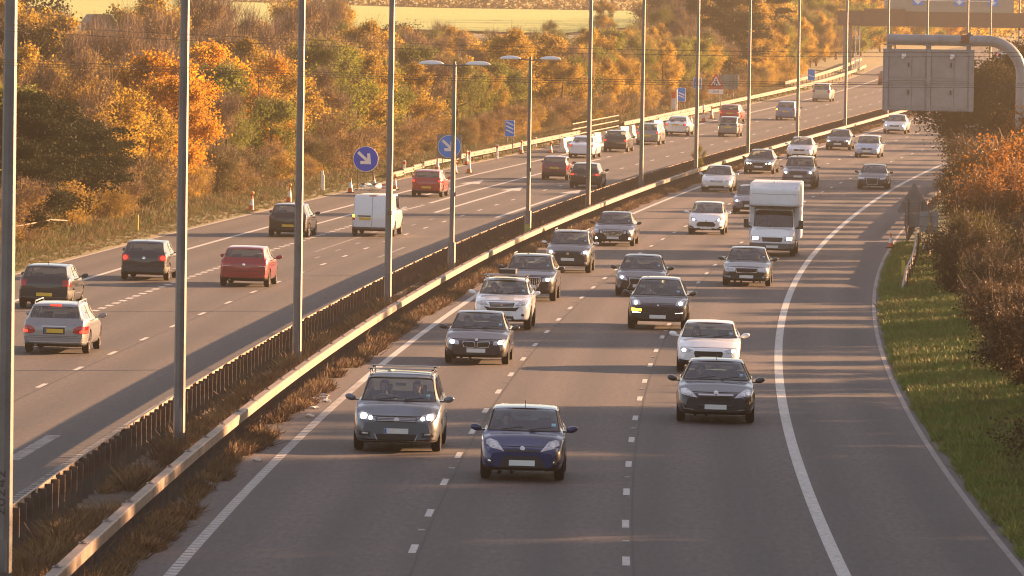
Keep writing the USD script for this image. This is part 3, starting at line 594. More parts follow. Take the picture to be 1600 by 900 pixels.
def arrow_sign(y, off, zc, r, lab, mat, back):
    t = thing('road_sign', G(y, off), heading(y) - 90, label=lab, category='road sign')
    if back: obj('backing_plate', T(plate(2 * r + .1, 2 * r + .06, .02, .03), 0, .03, zc), greyd, t)
    obj('rim', T(disc(r, .03), 0, -.01, zc), white, t); obj('face', T(disc(r * .955, .012), 0, -.028, zc), mat, t)
    a = np.array([(-.12, .80), (.12, .80), (.12, -.12), (.42, .18), (.60, -.0), (0, -.66), (-.60, 0), (-.42, .18), (-.12, -.12)]) * r * .95
    c, s = math.cos(math.radians(48)), math.sin(math.radians(48)); a = a @ np.array([[c, s], [-s, c]]); a = a + [-.04 * r, .02 * r]
    obj('arrow', T(shape(a), 0, -.035, zc), white, t)
    for x in (-.42, .42): obj('leg', box(.05, .05, zc + .1, (x, .06, (zc - .1) / 2)), dark_post, t)
    obj('crossbar', box(.9, .04, .05, (0, .06, zc - r * 1.05)), dark_post, t); obj('foot', box(1.1, .7, .06, (0, .1, .03)), dark_post, t)
arrow_sign(348, -24.0, 1.72, .70, 'round dark blue sign with white arrow pointing down right, standing behind the white van', blue, False)
arrow_sign(383, -23.5, 1.62, .70, 'round paler blue arrow sign on a square plate, half behind the fifth lamp post', blue2, True)
def bars_sign(y, off, zc, w, h, n, lab, mat=blue2):
    t = thing('road_sign', G(y, off), heading(y) - 90, label=lab, category='road sign')
    obj('border', T(plate(w, h), 0, 0, zc), white, t); obj('face', T(plate(w * .94, h * .96, .012, .05), 0, -.03, zc), mat, t)
    for k in range(n):
        zz = zc + h * (.26 - .24 * k) if n == 3 else zc - h * (.02 + .2 * k) + (.05 if n == 2 else -.12)
        s = shape([(-w * .36, h * .09), (w * .36, -h * .1), (w * .36, -h * .02), (-w * .36, h * .17)]); obj('bar', T(s, 0, -.043, zz), white, t)
    for x in (-w * .3, w * .3): obj('post', tube([(x, .05, 0), (x, .05, zc)], .04, 6), steel_dull, t)
bars_sign(423, -24.9, 1.75, .66, 1.1, 3, 'blue countdown marker with three white diagonal bars, left of the sixth lamp post')
bars_sign(530, -26.6, 1.45, .68, 1.15, 2, 'blue countdown marker with two white diagonal bars, in front of another blue sign')
t = thing('road_sign', G(545, -27.2), heading(545) - 90, label='blue rectangular sign with white border, partly hidden behind the two-bar marker', category='road sign')
obj('border', T(plate(.72, .98), 0, 0, 2.0), white, t); obj('face', T(plate(.64, .9, .012), 0, -.03, 2.0), blue2, t); obj('post', tube([(0, .06, 0), (0, .06, 2)], .04, 6), steel_dull, t)
obj('symbol', T(cat([shape([(-.2, -.1), (.2, -.1), (.2, -.02), (-.2, -.02)]), shape([(-.05, .0), (.12, .0), (.05, .22), (-.1, .2)])]), 0, -.045, 2.05), white, t)
bars_sign(627, -25.6, 1.15, .72, 1.1, 1, 'small blue marker sign with one pale bar below the tenth and eleventh lamp posts')
t = thing('road_sign', G(542, -25.2), heading(542) - 90, label='red bordered triangular roadworks sign with a white End plate below', category='road sign')
def tri(r): return [(r * math.cos(a), r * math.sin(a)) for a in np.radians([90, 210, 330])]
from shapely.geometry import Polygon as _Pg
def rtri(r, b): return list(_Pg(tri(r)).buffer(b, quad_segs=4).exterior.coords)[:-1]
obj('border', T(shape(rtri(.66, .09), .03), 0, 0, 2.35), red, t); obj('face', T(shape(rtri(.48, .02), .012), 0, -.03, 2.35), white, t)
man = [shape([(-.05, .16), (.04, .19), (.1, .05), (.18, -.1), (.25, -.22), (.19, -.24), (.06, -.06), (-.02, -.24), (-.1, -.24), (-.03, -.02), (-.1, .1)]), T(shape([(.07 * math.cos(a), .07 * math.sin(a)) for a in np.linspace(0, 6.1, 14)]), .0, 0, .26),
       shape([(-.06, .12), (-.01, .08), (-.26, -.2), (-.3, -.17)]), shape([(-.34, -.24), (-.12, -.24), (-.2, -.1), (-.27, -.09)])]
obj('digging_man_symbol', T(cat(man), 0, -.043, 2.33), black, t)
obj('red_strip', T(plate(1.25, .1, .02, .02), 0, 0, 1.84), red, t); obj('end_plate', T(plate(1.25, .4, .03, .04), 0, 0, 1.55), white, t)
txt = meshkit.text_mesh('End', .2, .006); txt.apply_translation([-txt.bounds[1][0] / 2, 0, 0]); R(txt, 90, [1, 0, 0]); obj('lettering', T(txt, 0, -.032, 1.46), black, t)
for x in (-.4, .4): obj('post', tube([(x, .05, 0), (x, .05, 2.2)], .04, 6), steel_dull, t)
t = thing('road_sign', G(556, -26.0), heading(556) - 90, label='large grey back of a sign facing away, right of the roadworks triangle', category='road sign')
obj('panel', T(plate(2.15, 1.3, .05), 0, 0, 2.0), M('sign_back_green', (.20, .22, .18), .6), t)
for x in (-.9, -.3, .3, .9): obj('stiffener', box(.05, .04, 1.3, (x, -.07, 2.0)), steel_dull, t)
for x in (-.6, .6): obj('post', box(.09, .09, 2.6, (x, -.12, 1.3)), steel_dull, t)
t = thing('marker_panel', G(528, -27.0), heading(528) - 90, label='white upright panel with an orange top beside the blue marker signs', category='marker')
obj('panel', box(.34, .08, 1.1, (0, 0, .6)), reflect, t); obj('top', box(.35, .085, .55, (0, 0, 1.42)), orange, t); obj('post', box(.08, .1, 1.9, (.26, 0, .95)), white, t)

# traffic cones and lamps along the left verge
def cone(y, off, h, lab, lamp=False, lean=0.0, group=None, dark=False):
    t = thing('traffic_cone', G(y, off), heading(y) - 90 + (y * 37 % 40), tilt=(0, lean, 0), label=lab, category='traffic cone', group=group)
    h *= .8; s = h; obj('base', box(.5 * s, .5 * s, .05, (0, 0, .025)), rubber, t); a = lambda z: .185 * s + (.035 * s - .185 * s) * (z - .05) / (s - .05)
    def frus(z0, z1, nm, m, k=1.0): obj(nm, cyl(a(z0) * k, z1 - z0, (0, 0, z0), 14, a(z1) * k), m, t)
    frus(.05, .34 * s, 'lower_body', orange); frus(.34 * s, .74 * s, 'white_sleeve', reflect, 1.02); frus(.74 * s, s, 'upper_body', orange)
    if lamp: obj('lamp', T(trimesh.creation.icosphere(2, .09), 0, 0, s + .07), amber, t, smooth=True); obj('lamp_bracket', box(.1, .1, .1, (0, 0, s)), rubber, t)
    return t
for y, o, h, lab, lamp in [(309.6, -25.1, 1.0, 'leaning traffic cone with amber lamp on the grass, leftmost of the row of cones', 1), (323.5, -25.0, 1.05, 'traffic cone with orange top on the grass above the black hatchback', 1),
        (343, -24.2, 1.0, 'traffic cone at the left foot of the dark blue arrow sign', 0), (347, -23.4, 1.0, 'traffic cone directly below the dark blue arrow sign', 0), (350, -22.6, .9, 'cone with amber lamp at the right foot of the dark blue arrow sign', 1),
        (386, -24.6, 1.05, 'traffic cone left of the pale blue arrow sign, behind the red hatchback', 0), (383, -23.1, .8, 'cone with amber lamp below the pale blue arrow sign', 1), (384, -22.4, 1.05, 'traffic cone alone on the hard shoulder right of the pale blue arrow sign', 0),
        (400, -24.6, .95, 'cone with amber lamp against the verge barrier, two places right of the arrow sign', 1), (426, -24.5, .95, 'cone with amber lamp just below the three-bar countdown marker', 1), (429, -22.9, .85, 'cone with amber lamp before the first white concrete block', 1), (437, -22.5, .85, 'cone between the white saloon and the concrete blocks', 1), (448, -22.2, .9, 'cone between two concrete blocks left of the dark hatchback', 1), (470, -22.2, .8, 'cone with lamp at the end of the concrete blocks', 1), (503, -22.3, .9, 'cone half hidden behind the ninth lamp post', 0), (510, -22.2, 1.1, 'cone with amber lamp below the roadworks sign', 1), (518.5, -22.6, 1.1, 'rightmost cone of the left verge, beside the red saloon', 1)]:
    cone(y, o, h, lab, lamp, 4 if y < 330 else 0)
cone(286, 6.75, .86, 'red and white cone alone on the right-hand hard shoulder edge')
cone(279, 8.35, .7, 'faded cone in the grass behind the pale barrier end')
def vpost(y, o, h, lab, m=white, top=True):
    t = thing('verge_post', G(y, o), heading(y) - 90, label=lab, category='marker post'); obj('post', box(.13, .1, h, (0, 0, h / 2)), m, t)
    if top: obj('reflector', box(.135, .105, .18, (0, 0, h - .16)), red, t)
vpost(345, -26.0, 1.0, 'left one of two white marker posts in the grass left of the arrow sign', top=False); vpost(343, -25.7, .85, 'right one of two white marker posts, leaning in the grass', top=False)
vpost(375, -25.2, .9, 'orange and white marker post at the start of the verge barrier'); vpost(402, -24.7, .85, 'white marker post behind the lone cone on the hard shoulder'); vpost(414, -24.5, .95, 'red topped white marker post below the verge barrier'); vpost(438.8, -25.3, .7, 'short white marker post just right of the sixth lamp post'); vpost(521, -23.6, 1.1, 'slim pale marker post right of the rightmost cone', top=False)
vpost(276, -25.9, .75, 'thin yellow marker post in the grass left of the second lamp post', M('post_yellow', (.5, .36, .04), .6), False)
vpost(250, 7.75, .75, 'yellow marker post at the end of the pale curved barrier', LK + 'post_yellow', False); vpost(277, 8.75, .5, 'short red and white lamp post stub beside the grey sign post')
blockm = M('barrier_block', (.55, .50, .44), .8, vary=(2.5, (.40, .36, .31), .4, .7))
for k, (y, o) in enumerate([(431, -22.4), (434.5, -22.3), (442, -21.95), (445.7, -21.9), (449.5, -21.9), (462.5, -22.1), (466, -22.1), (480.6, -21.9)]):
    prof = [(-.3, 0), (.3, 0), (.3, .12), (.14, .4), (.1, .95), (-.1, .95), (-.14, .4), (-.3, .12)]
    m = extrude(prof, 2.6); R(m, 90, [1, 0, 0]); t = thing('concrete_block', P(y + 1.3, o), heading(y) - 90 + [6, -8, 10, -4, 7, -9, 5, -12][k] * .6, label=['leftmost white concrete barrier block beside a coned lamp', 'second concrete block from the left, its end turned to the sun', 'concrete block just left of the dark hatchback', 'concrete block half behind the dark hatchback', 'concrete block right behind the dark hatchback', 'concrete block left of the grey hatchback', 'concrete block half behind the grey hatchback', 'rightmost concrete block, left of the silver saloon'][k], category='concrete barrier')
    obj('block', m, blockm, t); obj('lifting_slot', box(.3, .26, .06, (0, -1.3, .031)), rubber, t)

# ---------------------------------------------------------------- signs on the right-hand side
t = thing('road_sign', G(287, 7.75), heading(287) - 90, label='dark back of a large triangular sign with a plate below, by the hard shoulder', category='road sign')
obj('triangle', T(shape(rtri(.80, .06), .03), 0, .02, 2.0), greyb, t); obj('plate', T(plate(.95, .62, .03, .03), .05, .02, 1.22), greyb, t)
obj('brace', box(1.1, .04, .05, (0, -.03, 2.05)), greyd, t); obj('brace', box(.8, .04, .05, (0, -.03, 1.66)), steel_dull, t); obj('clip', box(.2, .05, .05, (.15, -.05, 1.78)), steel, t)
obj('post', tube([(-.3, -.07, 0), (-.3, -.07, 2.15)], .045, 8), steel_dull, t); obj('post', tube([(.3, -.07, 0), (.3, -.07, 2.15)], .045, 8), steel_dull, t)
t = thing('road_sign', G(271, 8.65), heading(271) - 90, label='grey back of a small square sign on a single post, right of the dark triangle', category='road sign')
obj('panel', T(plate(.80, .88, .03, .02), -.03, .02, 1.62), M('sign_back_blue_grey', (.20, .215, .22), .5, .2), t); obj('brace', box(.78, .04, .05, (-.03, -.03, 1.83)), greyd, t); obj('brace', box(.78, .04, .05, (-.03, -.03, 1.42)), greyd, t); obj('post', tube([(0, -.07, -.1), (0, -.07, 2.05)], .05, 8), steel, t)

# cantilever message sign
grey_paint = M('mast_grey_paint', (.22, .22, .225), .45, .1, vary=(1.3, (.17, .165, .165), .42, .68)); cab = M('cabinet_grey', (.24, .225, .225), .5, .05, vary=(.8, (.20, .185, .18), .4, .7)); rust = M('rust_streak', (.14, .06, .03), .9)
MS_Y, MS_OFF = 331.0, 12.1
t = thing('cantilever_sign_mast', P(MS_Y, MS_OFF), heading(MS_Y) - 90 + 4.0, label='overhead message sign seen from behind, hung from a curved grey tube mast', category='overhead sign')
top = 9.22; R_b = 1.75
pts = [(0, 0, -.3), (0, 0, 3), (0, 0, top - R_b)] + [(-R_b + R_b * math.cos(a), 0, top - R_b + R_b * math.sin(a)) for a in np.radians(np.arange(10, 91, 10))] + [(-3.5, 0, top), (-6.95, 0, top)]
obj('mast', tube(pts, .285, 20), grey_paint, t, smooth=40)
obj('flange', cyl(.34, .1, (0, 0, 5.15), 20), grey_paint, t); obj('end_cap', T(R(cyl(.295, .04, n=20), 90, [0, 1, 0]), -6.97, 0, top), cab, t)
_g = np.random.default_rng(4); _a = np.radians(np.linspace(150, 275, 9)); _v, _f = [], []
for i, q in enumerate(_a):
    lo, hi = (-.17 - .12 * _g.uniform() - (.0 if i < 6 else .5 * (i - 6) / 2), .14 + .1 * _g.uniform() - .12 * max(0, i - 5) / 3)
    for x in (lo, hi): _v.append((-2.9 + x, .2885 * math.cos(q), top + .2885 * math.sin(q + math.pi)))
for i in range(8): _f += [[2 * i, 2 * i + 1, 2 * i + 3], [2 * i, 2 * i + 3, 2 * i + 2]]
obj('rust_stain', trimesh.Trimesh(_v, _f, process=False), rust, t)
obj('lifting_lug', cat([cyl(.1, .14, (-2.7, 0, top + .28), 10), box(.3, .2, .05, (-2.7, 0, top + .3))]), greyb, t)
x0, x1, z0, z1 = -7.15, -2.45, 5.55, 8.74
sg = obj('cabinet', box(x1 - x0, .5, z1 - z0, ((x0 + x1) / 2, .1, (z0 + z1) / 2)), cab, t)
for x in (x0 + .16, (x0 + x1) / 2, x1 - .16): obj('mullion', box(.2, .08, z1 - z0, (x, -.19, (z0 + z1) / 2)), grey_paint, t)
for z in (z0 + .1, (z0 + z1) / 2 + .03, z1 - .08): obj('cross_frame', box(x1 - x0 - .5, .05, .09, ((x0 + x1) / 2, -.175, z)), grey_paint, t)
cx = (x0 + x1) / 2
for i, xa in enumerate((x0 + .30, cx + .14)):
    for j, (za, zb) in enumerate(((z0 + .22, cx * 0 + (z0 + z1) / 2 - .06), ((z0 + z1) / 2 + .12, z1 - .3))):
        w = cx - x0 - .48
        obj('door', box(w * .62 - .015, .03, zb - za, (xa + w * .31, -.165, (za + zb) / 2)), cab, t); obj('door', box(w * .36, .03, zb - za, (xa + w * .64 + w * .18, -.165, (za + zb) / 2)), cab, t)
        obj('door_handle', box(.07, .04, .24, (xa + w * .54, -.2, (za + zb) / 2 + .08)), black, t)
for x in (x0 + .32, cx, x1 - .3): obj('hanger', cat([box(.22, .3, .34, (x, 0, 8.80)), cyl(.3, .07, (x, 0, 8.92), 16)]), grey_paint, t)
for x in (x0 + 1.05, x1 - 1.15): obj('lamp_fitting', cat([box(.22, .2, .16, (x, -.3, 8.41)), box(.14, .14, .1, (x - .05, -.32, 8.30))]), lamp_m, t)

# far gantry over the road
gm = M('gantry_brown', (.085, .055, .042), .75, vary=(1.0, (.12, .075, .055), .4, .7)); panel_g = M('sign_panel_grey', (.23, .215, .18), .6)
GY = 700.0
t = thing('sign_gantry', P(GY, -27.0), heading(GY) - 90 + 3, label='brown gantry spanning the road in the haze, carrying lane arrow signs', category='gantry')
gb = 5.8
obj('beam', box(40, 1.4, 1.65, (19.0, 0, gb)), gm, t)
obj('cabinet_panel', box(4.55, .16, 1.95, (4.1, -.85, gb + .12)), M('gantry_louvre', (.125, .075, .055), .7), t)
for k in range(4): obj('louvre', box(4.4, .05, .08, (4.1, -.95, gb - .5 + k * .4)), gm, t)
for k in range(12): obj('beam_bracket', cat([box(.35, .04, .06, (8.5 + 2.2 * k, -.72, gb + .3)), box(.3, .04, .06, (8.6 + 2.2 * k, -.72, gb - .25))]), M('gantry_bracket', (.17, .10, .07), .7) if k == 0 else LK + 'gantry_bracket', t)
obj('sign_panel', box(14.2, .15, 3.2, (11.2, -.6, gb + 2.4)), panel_g, t); obj('panel_edge', box(8.5, .1, .07, (11.6, -.73, gb + 2.05)), white, t)
for x in (7.75, 12.3, 16.0):
    obj('arrow_plate', box(1.05, .05, .8, (x, -.71, gb + 1.95)), blue2, t)
    obj('lane_arrow', T(shape([(-.1, .4), (.1, .4), (.1, 0), (.36, 0), (0, -.36), (-.36, 0), (-.1, 0)], .03), x, -.735, gb + 1.98), white, t)
obj('route_letter_plate', box(.62, .04, .62, (4.35, -.7, gb + 1.75)), M('plate_pale', (.36, .34, .30), .6), t)
txt = meshkit.text_mesh('C', .36, .02); R(txt, 90, [1, 0, 0]); obj('route_letter', T(txt, 4.2, -.725, gb + 1.57), black, t)
for x in (-.2, .4): obj('column', box(.35, .5, gb + .4, (x, 0, gb / 2 - .2)), greyd, t)
lad = [tube([(1.0, -.3, 0), (1.0, -.3, 5.6)], .07, 6), tube([(1.45, -.3, 0), (1.45, -.3, 5.6)], .07, 6), tube([(1.0, -.3, 5.6), (1.22, -.3, 5.95), (1.45, -.3, 5.6)], .07, 6)]
obj('ladder_frame', cat(lad + [box(.45, .2, .12, (1.22, -.3, z)) for z in (1.0, 3.6)]), white, t)
obj('cage_ladder', cat([tube([(-1.0 + .45 * k, -.2, 2.5), (-1.0 + .45 * k, -.2, 6)], .025, 5) for k in range(2)] + [box(.45, .04, .04, (-.78, -.2, 2.7 + .35 * k)) for k in range(9)]), steel_dull, t)
for x in (35.5, 36.2): obj('column', box(.35, .5, gb + .4, (x, 0, gb / 2 - .2)), greyd, t)
# slender posts in the distance under the gantry
for k, y in enumerate((735, 772, 810, 848)):
    tt = thing('distant_lamp_post', P(y, -9.4 + .4), heading(y) - 90, label=f'faint distant lamp post under the gantry beam, {ords[k]} from the left of four', category='lamp post'); obj('pole', cyl(.14, 11, (0, 0, 0), 8, .09), pole_m, tt); obj('arm', tube([(-1.1, 0, 10.95), (0, 0, 10.9), (1.1, 0, 10.95)], .06, 6), pole_m, tt)

# overhead wires crossing near the bridge
wire_m = M('wire', (.02, .018, .016), .6)
def px_dir(x, y):
    u, v = (x - 800) / FPX, (y - 450) / FPX; d = u * _r2 - v * _u2 - _b; return d
wk = 0
for (ya, yb, yc, D) in ((38, 73, 82, 88), (48, 81, 88, 90), (93, 121, 130, 92), (97, 124.5, 133, 92.6), (101, 128, 137, 93.2)):
    pts = []
    for x in np.linspace(-400, 2000, 25):
        yy = np.polyval(np.polyfit([0, 800, 1600], [ya, yb, yc], 2), x); dd = D + (x - 800) * .006; v = px_dir(x, yy); pts.append(np.array([0, 0, CAM_H]) + v / v[1] * dd)
    obj('overhead_wire', tube(pts, .0034, 5), wire_m, label=['upper', 'second', 'third', 'fourth', 'lowest'][wk] + ' of five thin dark wires slung across the whole view', category='wire'); wk += 1

# ---------------------------------------------------------------- far fields, hedges and a barn
fld = M('stubble_field', (.19, .26, .04), .9, vary=(.02, (.26, .29, .05), .35, .65)); fld2 = M('green_field', (.22, .25, .05), .9, vary=(.03, (.20, .21, .05), .35, .65)); 
def field(name, y0, y1, o0, o1, mat, lab):
    ys = np.linspace(y0, y1, 12); os_ = np.linspace(o0, o1, 10); V = []
    for o in os_:
        p = P(ys, o); p[:, 2] += np.interp(o, L_OFF, L_UP) + np.clip((abs(o) - 28) / 60, 0, 1) * 1.1 * (meshkit.fbm(np.c_[p[:, 0] / 60, p[:, 1] / 60, 0 * p[:, 0]], 3, 5) - .5) + .35; V.append(p)
    n = len(ys); F = []
    for k in range(len(os_) - 1):
        i = np.arange(n - 1); a, b = k * n + i, (k + 1) * n + i; F += [np.c_[a, b, b + 1], np.c_[a, b + 1, a + 1]]
    obj(name, trimesh.Trimesh(np.vstack(V), np.vstack(F), process=False), mat, smooth=True, kind='structure')
field('field', 835, 1150, -330, -75, fld, ''); field('field', 1165, 1420, -420, -90, fld2, ''); field('field', 1435, 2300, -500, -100, fld, '')
dk = M('hedge_line', (.05, .045, .02), .9)
def hedgerow(y0, o0, y1, o1, h, seed, lab):
    g = np.random.default_rng(seed); n = 40000; t = g.uniform(0, 1, n); y = y0 + (y1 - y0) * t; o = o0 + (o1 - o0) * t
    hh = h * (.6 + .8 * meshkit.noise(np.c_[t * 60, 0 * t, 0 * t], seed)); base = P(y, o); base[:, 2] += np.interp(o, L_OFF, L_UP)
    c = base + np.c_[g.normal(size=(n, 2)) * h * .2, hh * g.uniform(0, 1, n) ** 1.4]
    obj('hedgerow', leaves(c, None, .5, g), LEAF['brown'], label=lab, category='hedgerow', kind='stuff')
hedgerow(1158, -480, 1158, -80, 3.6, 1, 'hazy hedgerow along the top of the pale field'); hedgerow(1120, -480, 985, -330, 4, 2, 'dark hedgerow at the upper left edge of the far field'); hedgerow(1428, -600, 1428, -60, 5, 3, 'faint hedgerow at the skyline above the second field')
def far_wood(y0, y1, o0, o1, n, h, seed, lab, mats='brown'):
    g = np.random.default_rng(seed); k = int(n / 420); ty = g.uniform(y0, y1, k); to = g.uniform(o0, o1, k); C = []
    for a, b in zip(ty, to):
        p = P(a, b); p[2] += np.interp(b, L_OFF, L_UP) if b < 0 else np.interp(b, R_OFF, R_UP); q = g.normal(size=(420, 3)); q /= np.linalg.norm(q, axis=1, keepdims=True); H_ = h * g.uniform(.6, 1.25)
        C.append(p + [0, 0, H_ * .52] + q * g.uniform(.6, 1.05, (420, 1)) * [H_ * .36, H_ * .36, H_ * .5])
    obj('distant_wood', leaves(np.vstack(C), None, .6, g), LEAF[mats], label=lab, category='wood', kind='stuff')
far_wood(850, 1250, -75, -20, 60000, 10, 1, 'hazy brown wood beyond the bend, above the far trees', 'golden'); far_wood(1100, 1600, -60, 140, 80000, 11, 2, 'faint golden woodland on the rising ground behind the gantry'); far_wood(700, 1100, 40, 150, 50000, 10, 3, 'hazy wood filling the right background behind the mast', 'golden')
t = thing('barn', G(742, -118), 12, label='dark roofed barn half hidden among the trees at upper left', category='barn')
obj('wall', box(3.3, 6, 1.6, (0, 0, .8)), M('barn_wall', (.13, .10, .08), .8), t); rf = extrude([(-1.95, 1.45), (1.95, 1.45), (1.0, 2.75), (-1.0, 2.75)], 6.4); R(rf, 90, [1, 0, 0]); obj('roof', T(rf, 0, 3.2, 0), M('barn_roof', (.07, .045, .035), .7), t)

# ---------------------------------------------------------------- haze
hz = usdkit.material(stage, LK + 'haze_air', {'v': ('principled_volume', {'color': (.97, .86, .70), 'density': .000115, 'anisotropy': .6})}, [], volume='v.volume')
obj('haze', T(trimesh.creation.box([3200, 2700, 84]), 100, 1180, 40), hz, kind='stuff', label='warm golden haze in the air', category='haze')

# ---------------------------------------------------------------- vehicles
def paint_car(name, col, metal=.25, rough=.34):
    if max(col) < .06: metal = 0.0
    return M('car_paint_' + name, col, rough, metal, coat=1.0, coat_rough=.04, spec=.2 if metal == 0 and max(col) < .06 else .5)
PAINT = {n: paint_car(n, c, m) for n, c, m in (
    ('blue', (.003, .011, .050), .3), ('slate', (.075, .092, .11), .35), ('black', (.006, .006, .008), .2), ('white', (.72, .72, .72), 0.0), ('brownish', (.020, .017, .020), .4), ('dark', (.010, .008, .009), .3), ('green_black', (.012, .017, .015), .35),
    ('silver', (.22, .22, .225), .4), ('pale_silver', (.58, .58, .57), .5), ('ice_blue', (.30, .36, .44), .5), ('gunmetal', (.10, .10, .115), .5), ('charcoal', (.017, .017, .021), .4), ('red', (.20, .004, .009), .1), ('bright_red', (.28, .016, .012), .1), ('maroon', (.10, .014, .03), .2), ('grey', (.20, .19, .18), .4), ('steel_blue', (.13, .17, .26), .4), ('beige', (.40, .36, .31), .4), ('van_white', (.66, .68, .68), 0.0))}
trim = M('black_trim', (.007, .0065, .0065), .5); trim_gloss = M('gloss_trim', (.008, .008, .009), .15, coat=.6); chrome = M('chrome', (.72, .70, .68), .12, 1.0); tyre_m = M('tyre', (.009, .008, .008), .85, spec=.2); rim_m = M('alloy', (.42, .41, .40), .3, .85); inner_m = M('cabin_trim', (.06, .058, .06), .8); lining = M('headlining', (.5, .48, .45), .9); seat_m = M('seat_fabric', (.06, .057, .058), .9)
lamp_on = M('headlamp_beam', (1, .95, .85), .3, emit=((1, .82, .58), 1.5)); amber_on = M('indicator_on', (.9, .4, .04), .3, emit=((1, .30, .02), 1.6)); red_on = M('tail_lamp_on', (.6, .02, .01), .2, emit=((1, .03, .015), .5)); drl = M('daytime_lamp', (1, .9, .8), .3, emit=((1, .8, .6), 1.2))
red_lens = M('tail_lens', (.30, .008, .008), .12, coat=1.0); clear_lens = M('headlamp_lens', (.50, .51, .53), .10, .35, coat=1.0, vary=(9, (.28, .28, .30), .40, .62), coords='texture_coordinate.object'); plate_w = M('front_plate', (.62, .62, .58), .5); plate_y = M('rear_plate', (.62, .40, .035), .5); plate_b = M('plate_band', (.01, .10, .30), .5); sticker = M('tax_disc', (.25, .45, .52), .5)
glass = usdkit.material(stage, LK + 'car_glass', {'f': ('layer_weight', {'blend': .5}), 'pw': ('math', {'math_type': 'power', 'value2': 5.0}), 'a': ('math', {'math_type': 'multiply_add', 'value2': .95, 'value3': .085}), 't': ('transparent_bsdf', {'color': (.70, .74, .73)}), 'g': ('glossy_bsdf', {'roughness': .02, 'color': (.95, .96, 1.0)}), 'm': ('mix_closure', {})},
                        [('f.facing', 'pw.value1'), ('pw.value', 'a.value1'), ('a.value', 'm.fac'), ('t.BSDF', 'm.closure1'), ('g.BSDF', 'm.closure2')], surface='m.closure')

def tri_to_m3(v, f):
    return m3.Manifold(m3.Mesh(vert_properties=np.asarray(v, np.float32), tri_verts=np.asarray(f, np.uint32)))
def prism(poly, lo, hi, axis):
    """polygon pushed along an axis: 'x' uses (y, z), 'y' uses (x, z), 'z' uses (x, y)"""
    c = m3.CrossSection([np.asarray(poly, float)], m3.FillRule.NonZero); e = m3.Manifold.extrude(c, hi - lo)
    if axis == 'x': return e.transform(np.array([[0, 0, 1, lo], [1, 0, 0, 0], [0, 1, 0, 0.]]))
    if axis == 'y': return e.transform(np.array([[1, 0, 0, 0], [0, 0, -1, hi], [0, 1, 0, 0.]]))
    return e.translate((0, 0, lo))
def bx3(x0, x1, y0, y1, z0, z1): return m3.Manifold.cube((x1 - x0, y1 - y0, z1 - z0)).translate((x0, y0, z0))
def chaikin(p, n=2):
    for _ in range(n):
        q = np.empty((2 * len(p), p.shape[1])); q[0::2] = p * .75 + np.roll(p, -1, 0) * .25; q[1::2] = p * .25 + np.roll(p, -1, 0) * .75; p = q
    return p

# body kinds: lengths measured back from the front bumper
KINDS = {
 'hatch':  dict(L=4.0, W=1.74, H=1.48, nose=.70, cowl=(1.02, .98), ws=(1.72, 1.42), roof_end=3.58, tail=(3.91, 1.0), deck=None, belt=(.90, .98), wb=(.80, 3.28), roofw=.645, zb=.20, r=.305),
 'estate': dict(L=4.85, W=1.82, H=1.49, nose=.70, cowl=(1.35, .95), ws=(2.05, 1.42), roof_end=4.45, tail=(4.75, .95), deck=None, belt=(.88, .94), wb=(.90, 3.75), roofw=.63, zb=.20, r=.32),
 'saloon': dict(L=4.65, W=1.82, H=1.44, nose=.70, cowl=(1.30, .95), ws=(2.05, 1.38), roof_end=3.15, tail=(3.95, 1.02), deck=1.00, belt=(.88, .96), wb=(.88, 3.68), roofw=.62, zb=.20, r=.32),
 'suv':    dict(L=4.55, W=1.85, H=1.66, nose=.86, cowl=(1.15, 1.10), ws=(1.85, 1.58), roof_end=4.0, tail=(4.42, 1.12), deck=None, belt=(1.02, 1.10), wb=(.85, 3.5), roofw=.66, zb=.26, r=.355),
 'mpv':    dict(L=4.85, W=1.90, H=1.73, nose=.80, cowl=(.98, 1.08), ws=(1.85, 1.62), roof_end=4.4, tail=(4.78, 1.05), deck=None, belt=(1.0, 1.06), wb=(.92, 3.84), roofw=.70, zb=.20, r=.33),
 'van':    dict(L=4.9, W=1.93, H=1.95, nose=.88, cowl=(.85, 1.16), ws=(1.45, 1.80), roof_end=4.72, tail=(4.88, 1.1), deck=None, belt=(1.08, 1.10), wb=(.9, 3.9), roofw=.82, zb=.24, r=.33),
}
SHAPES = {}
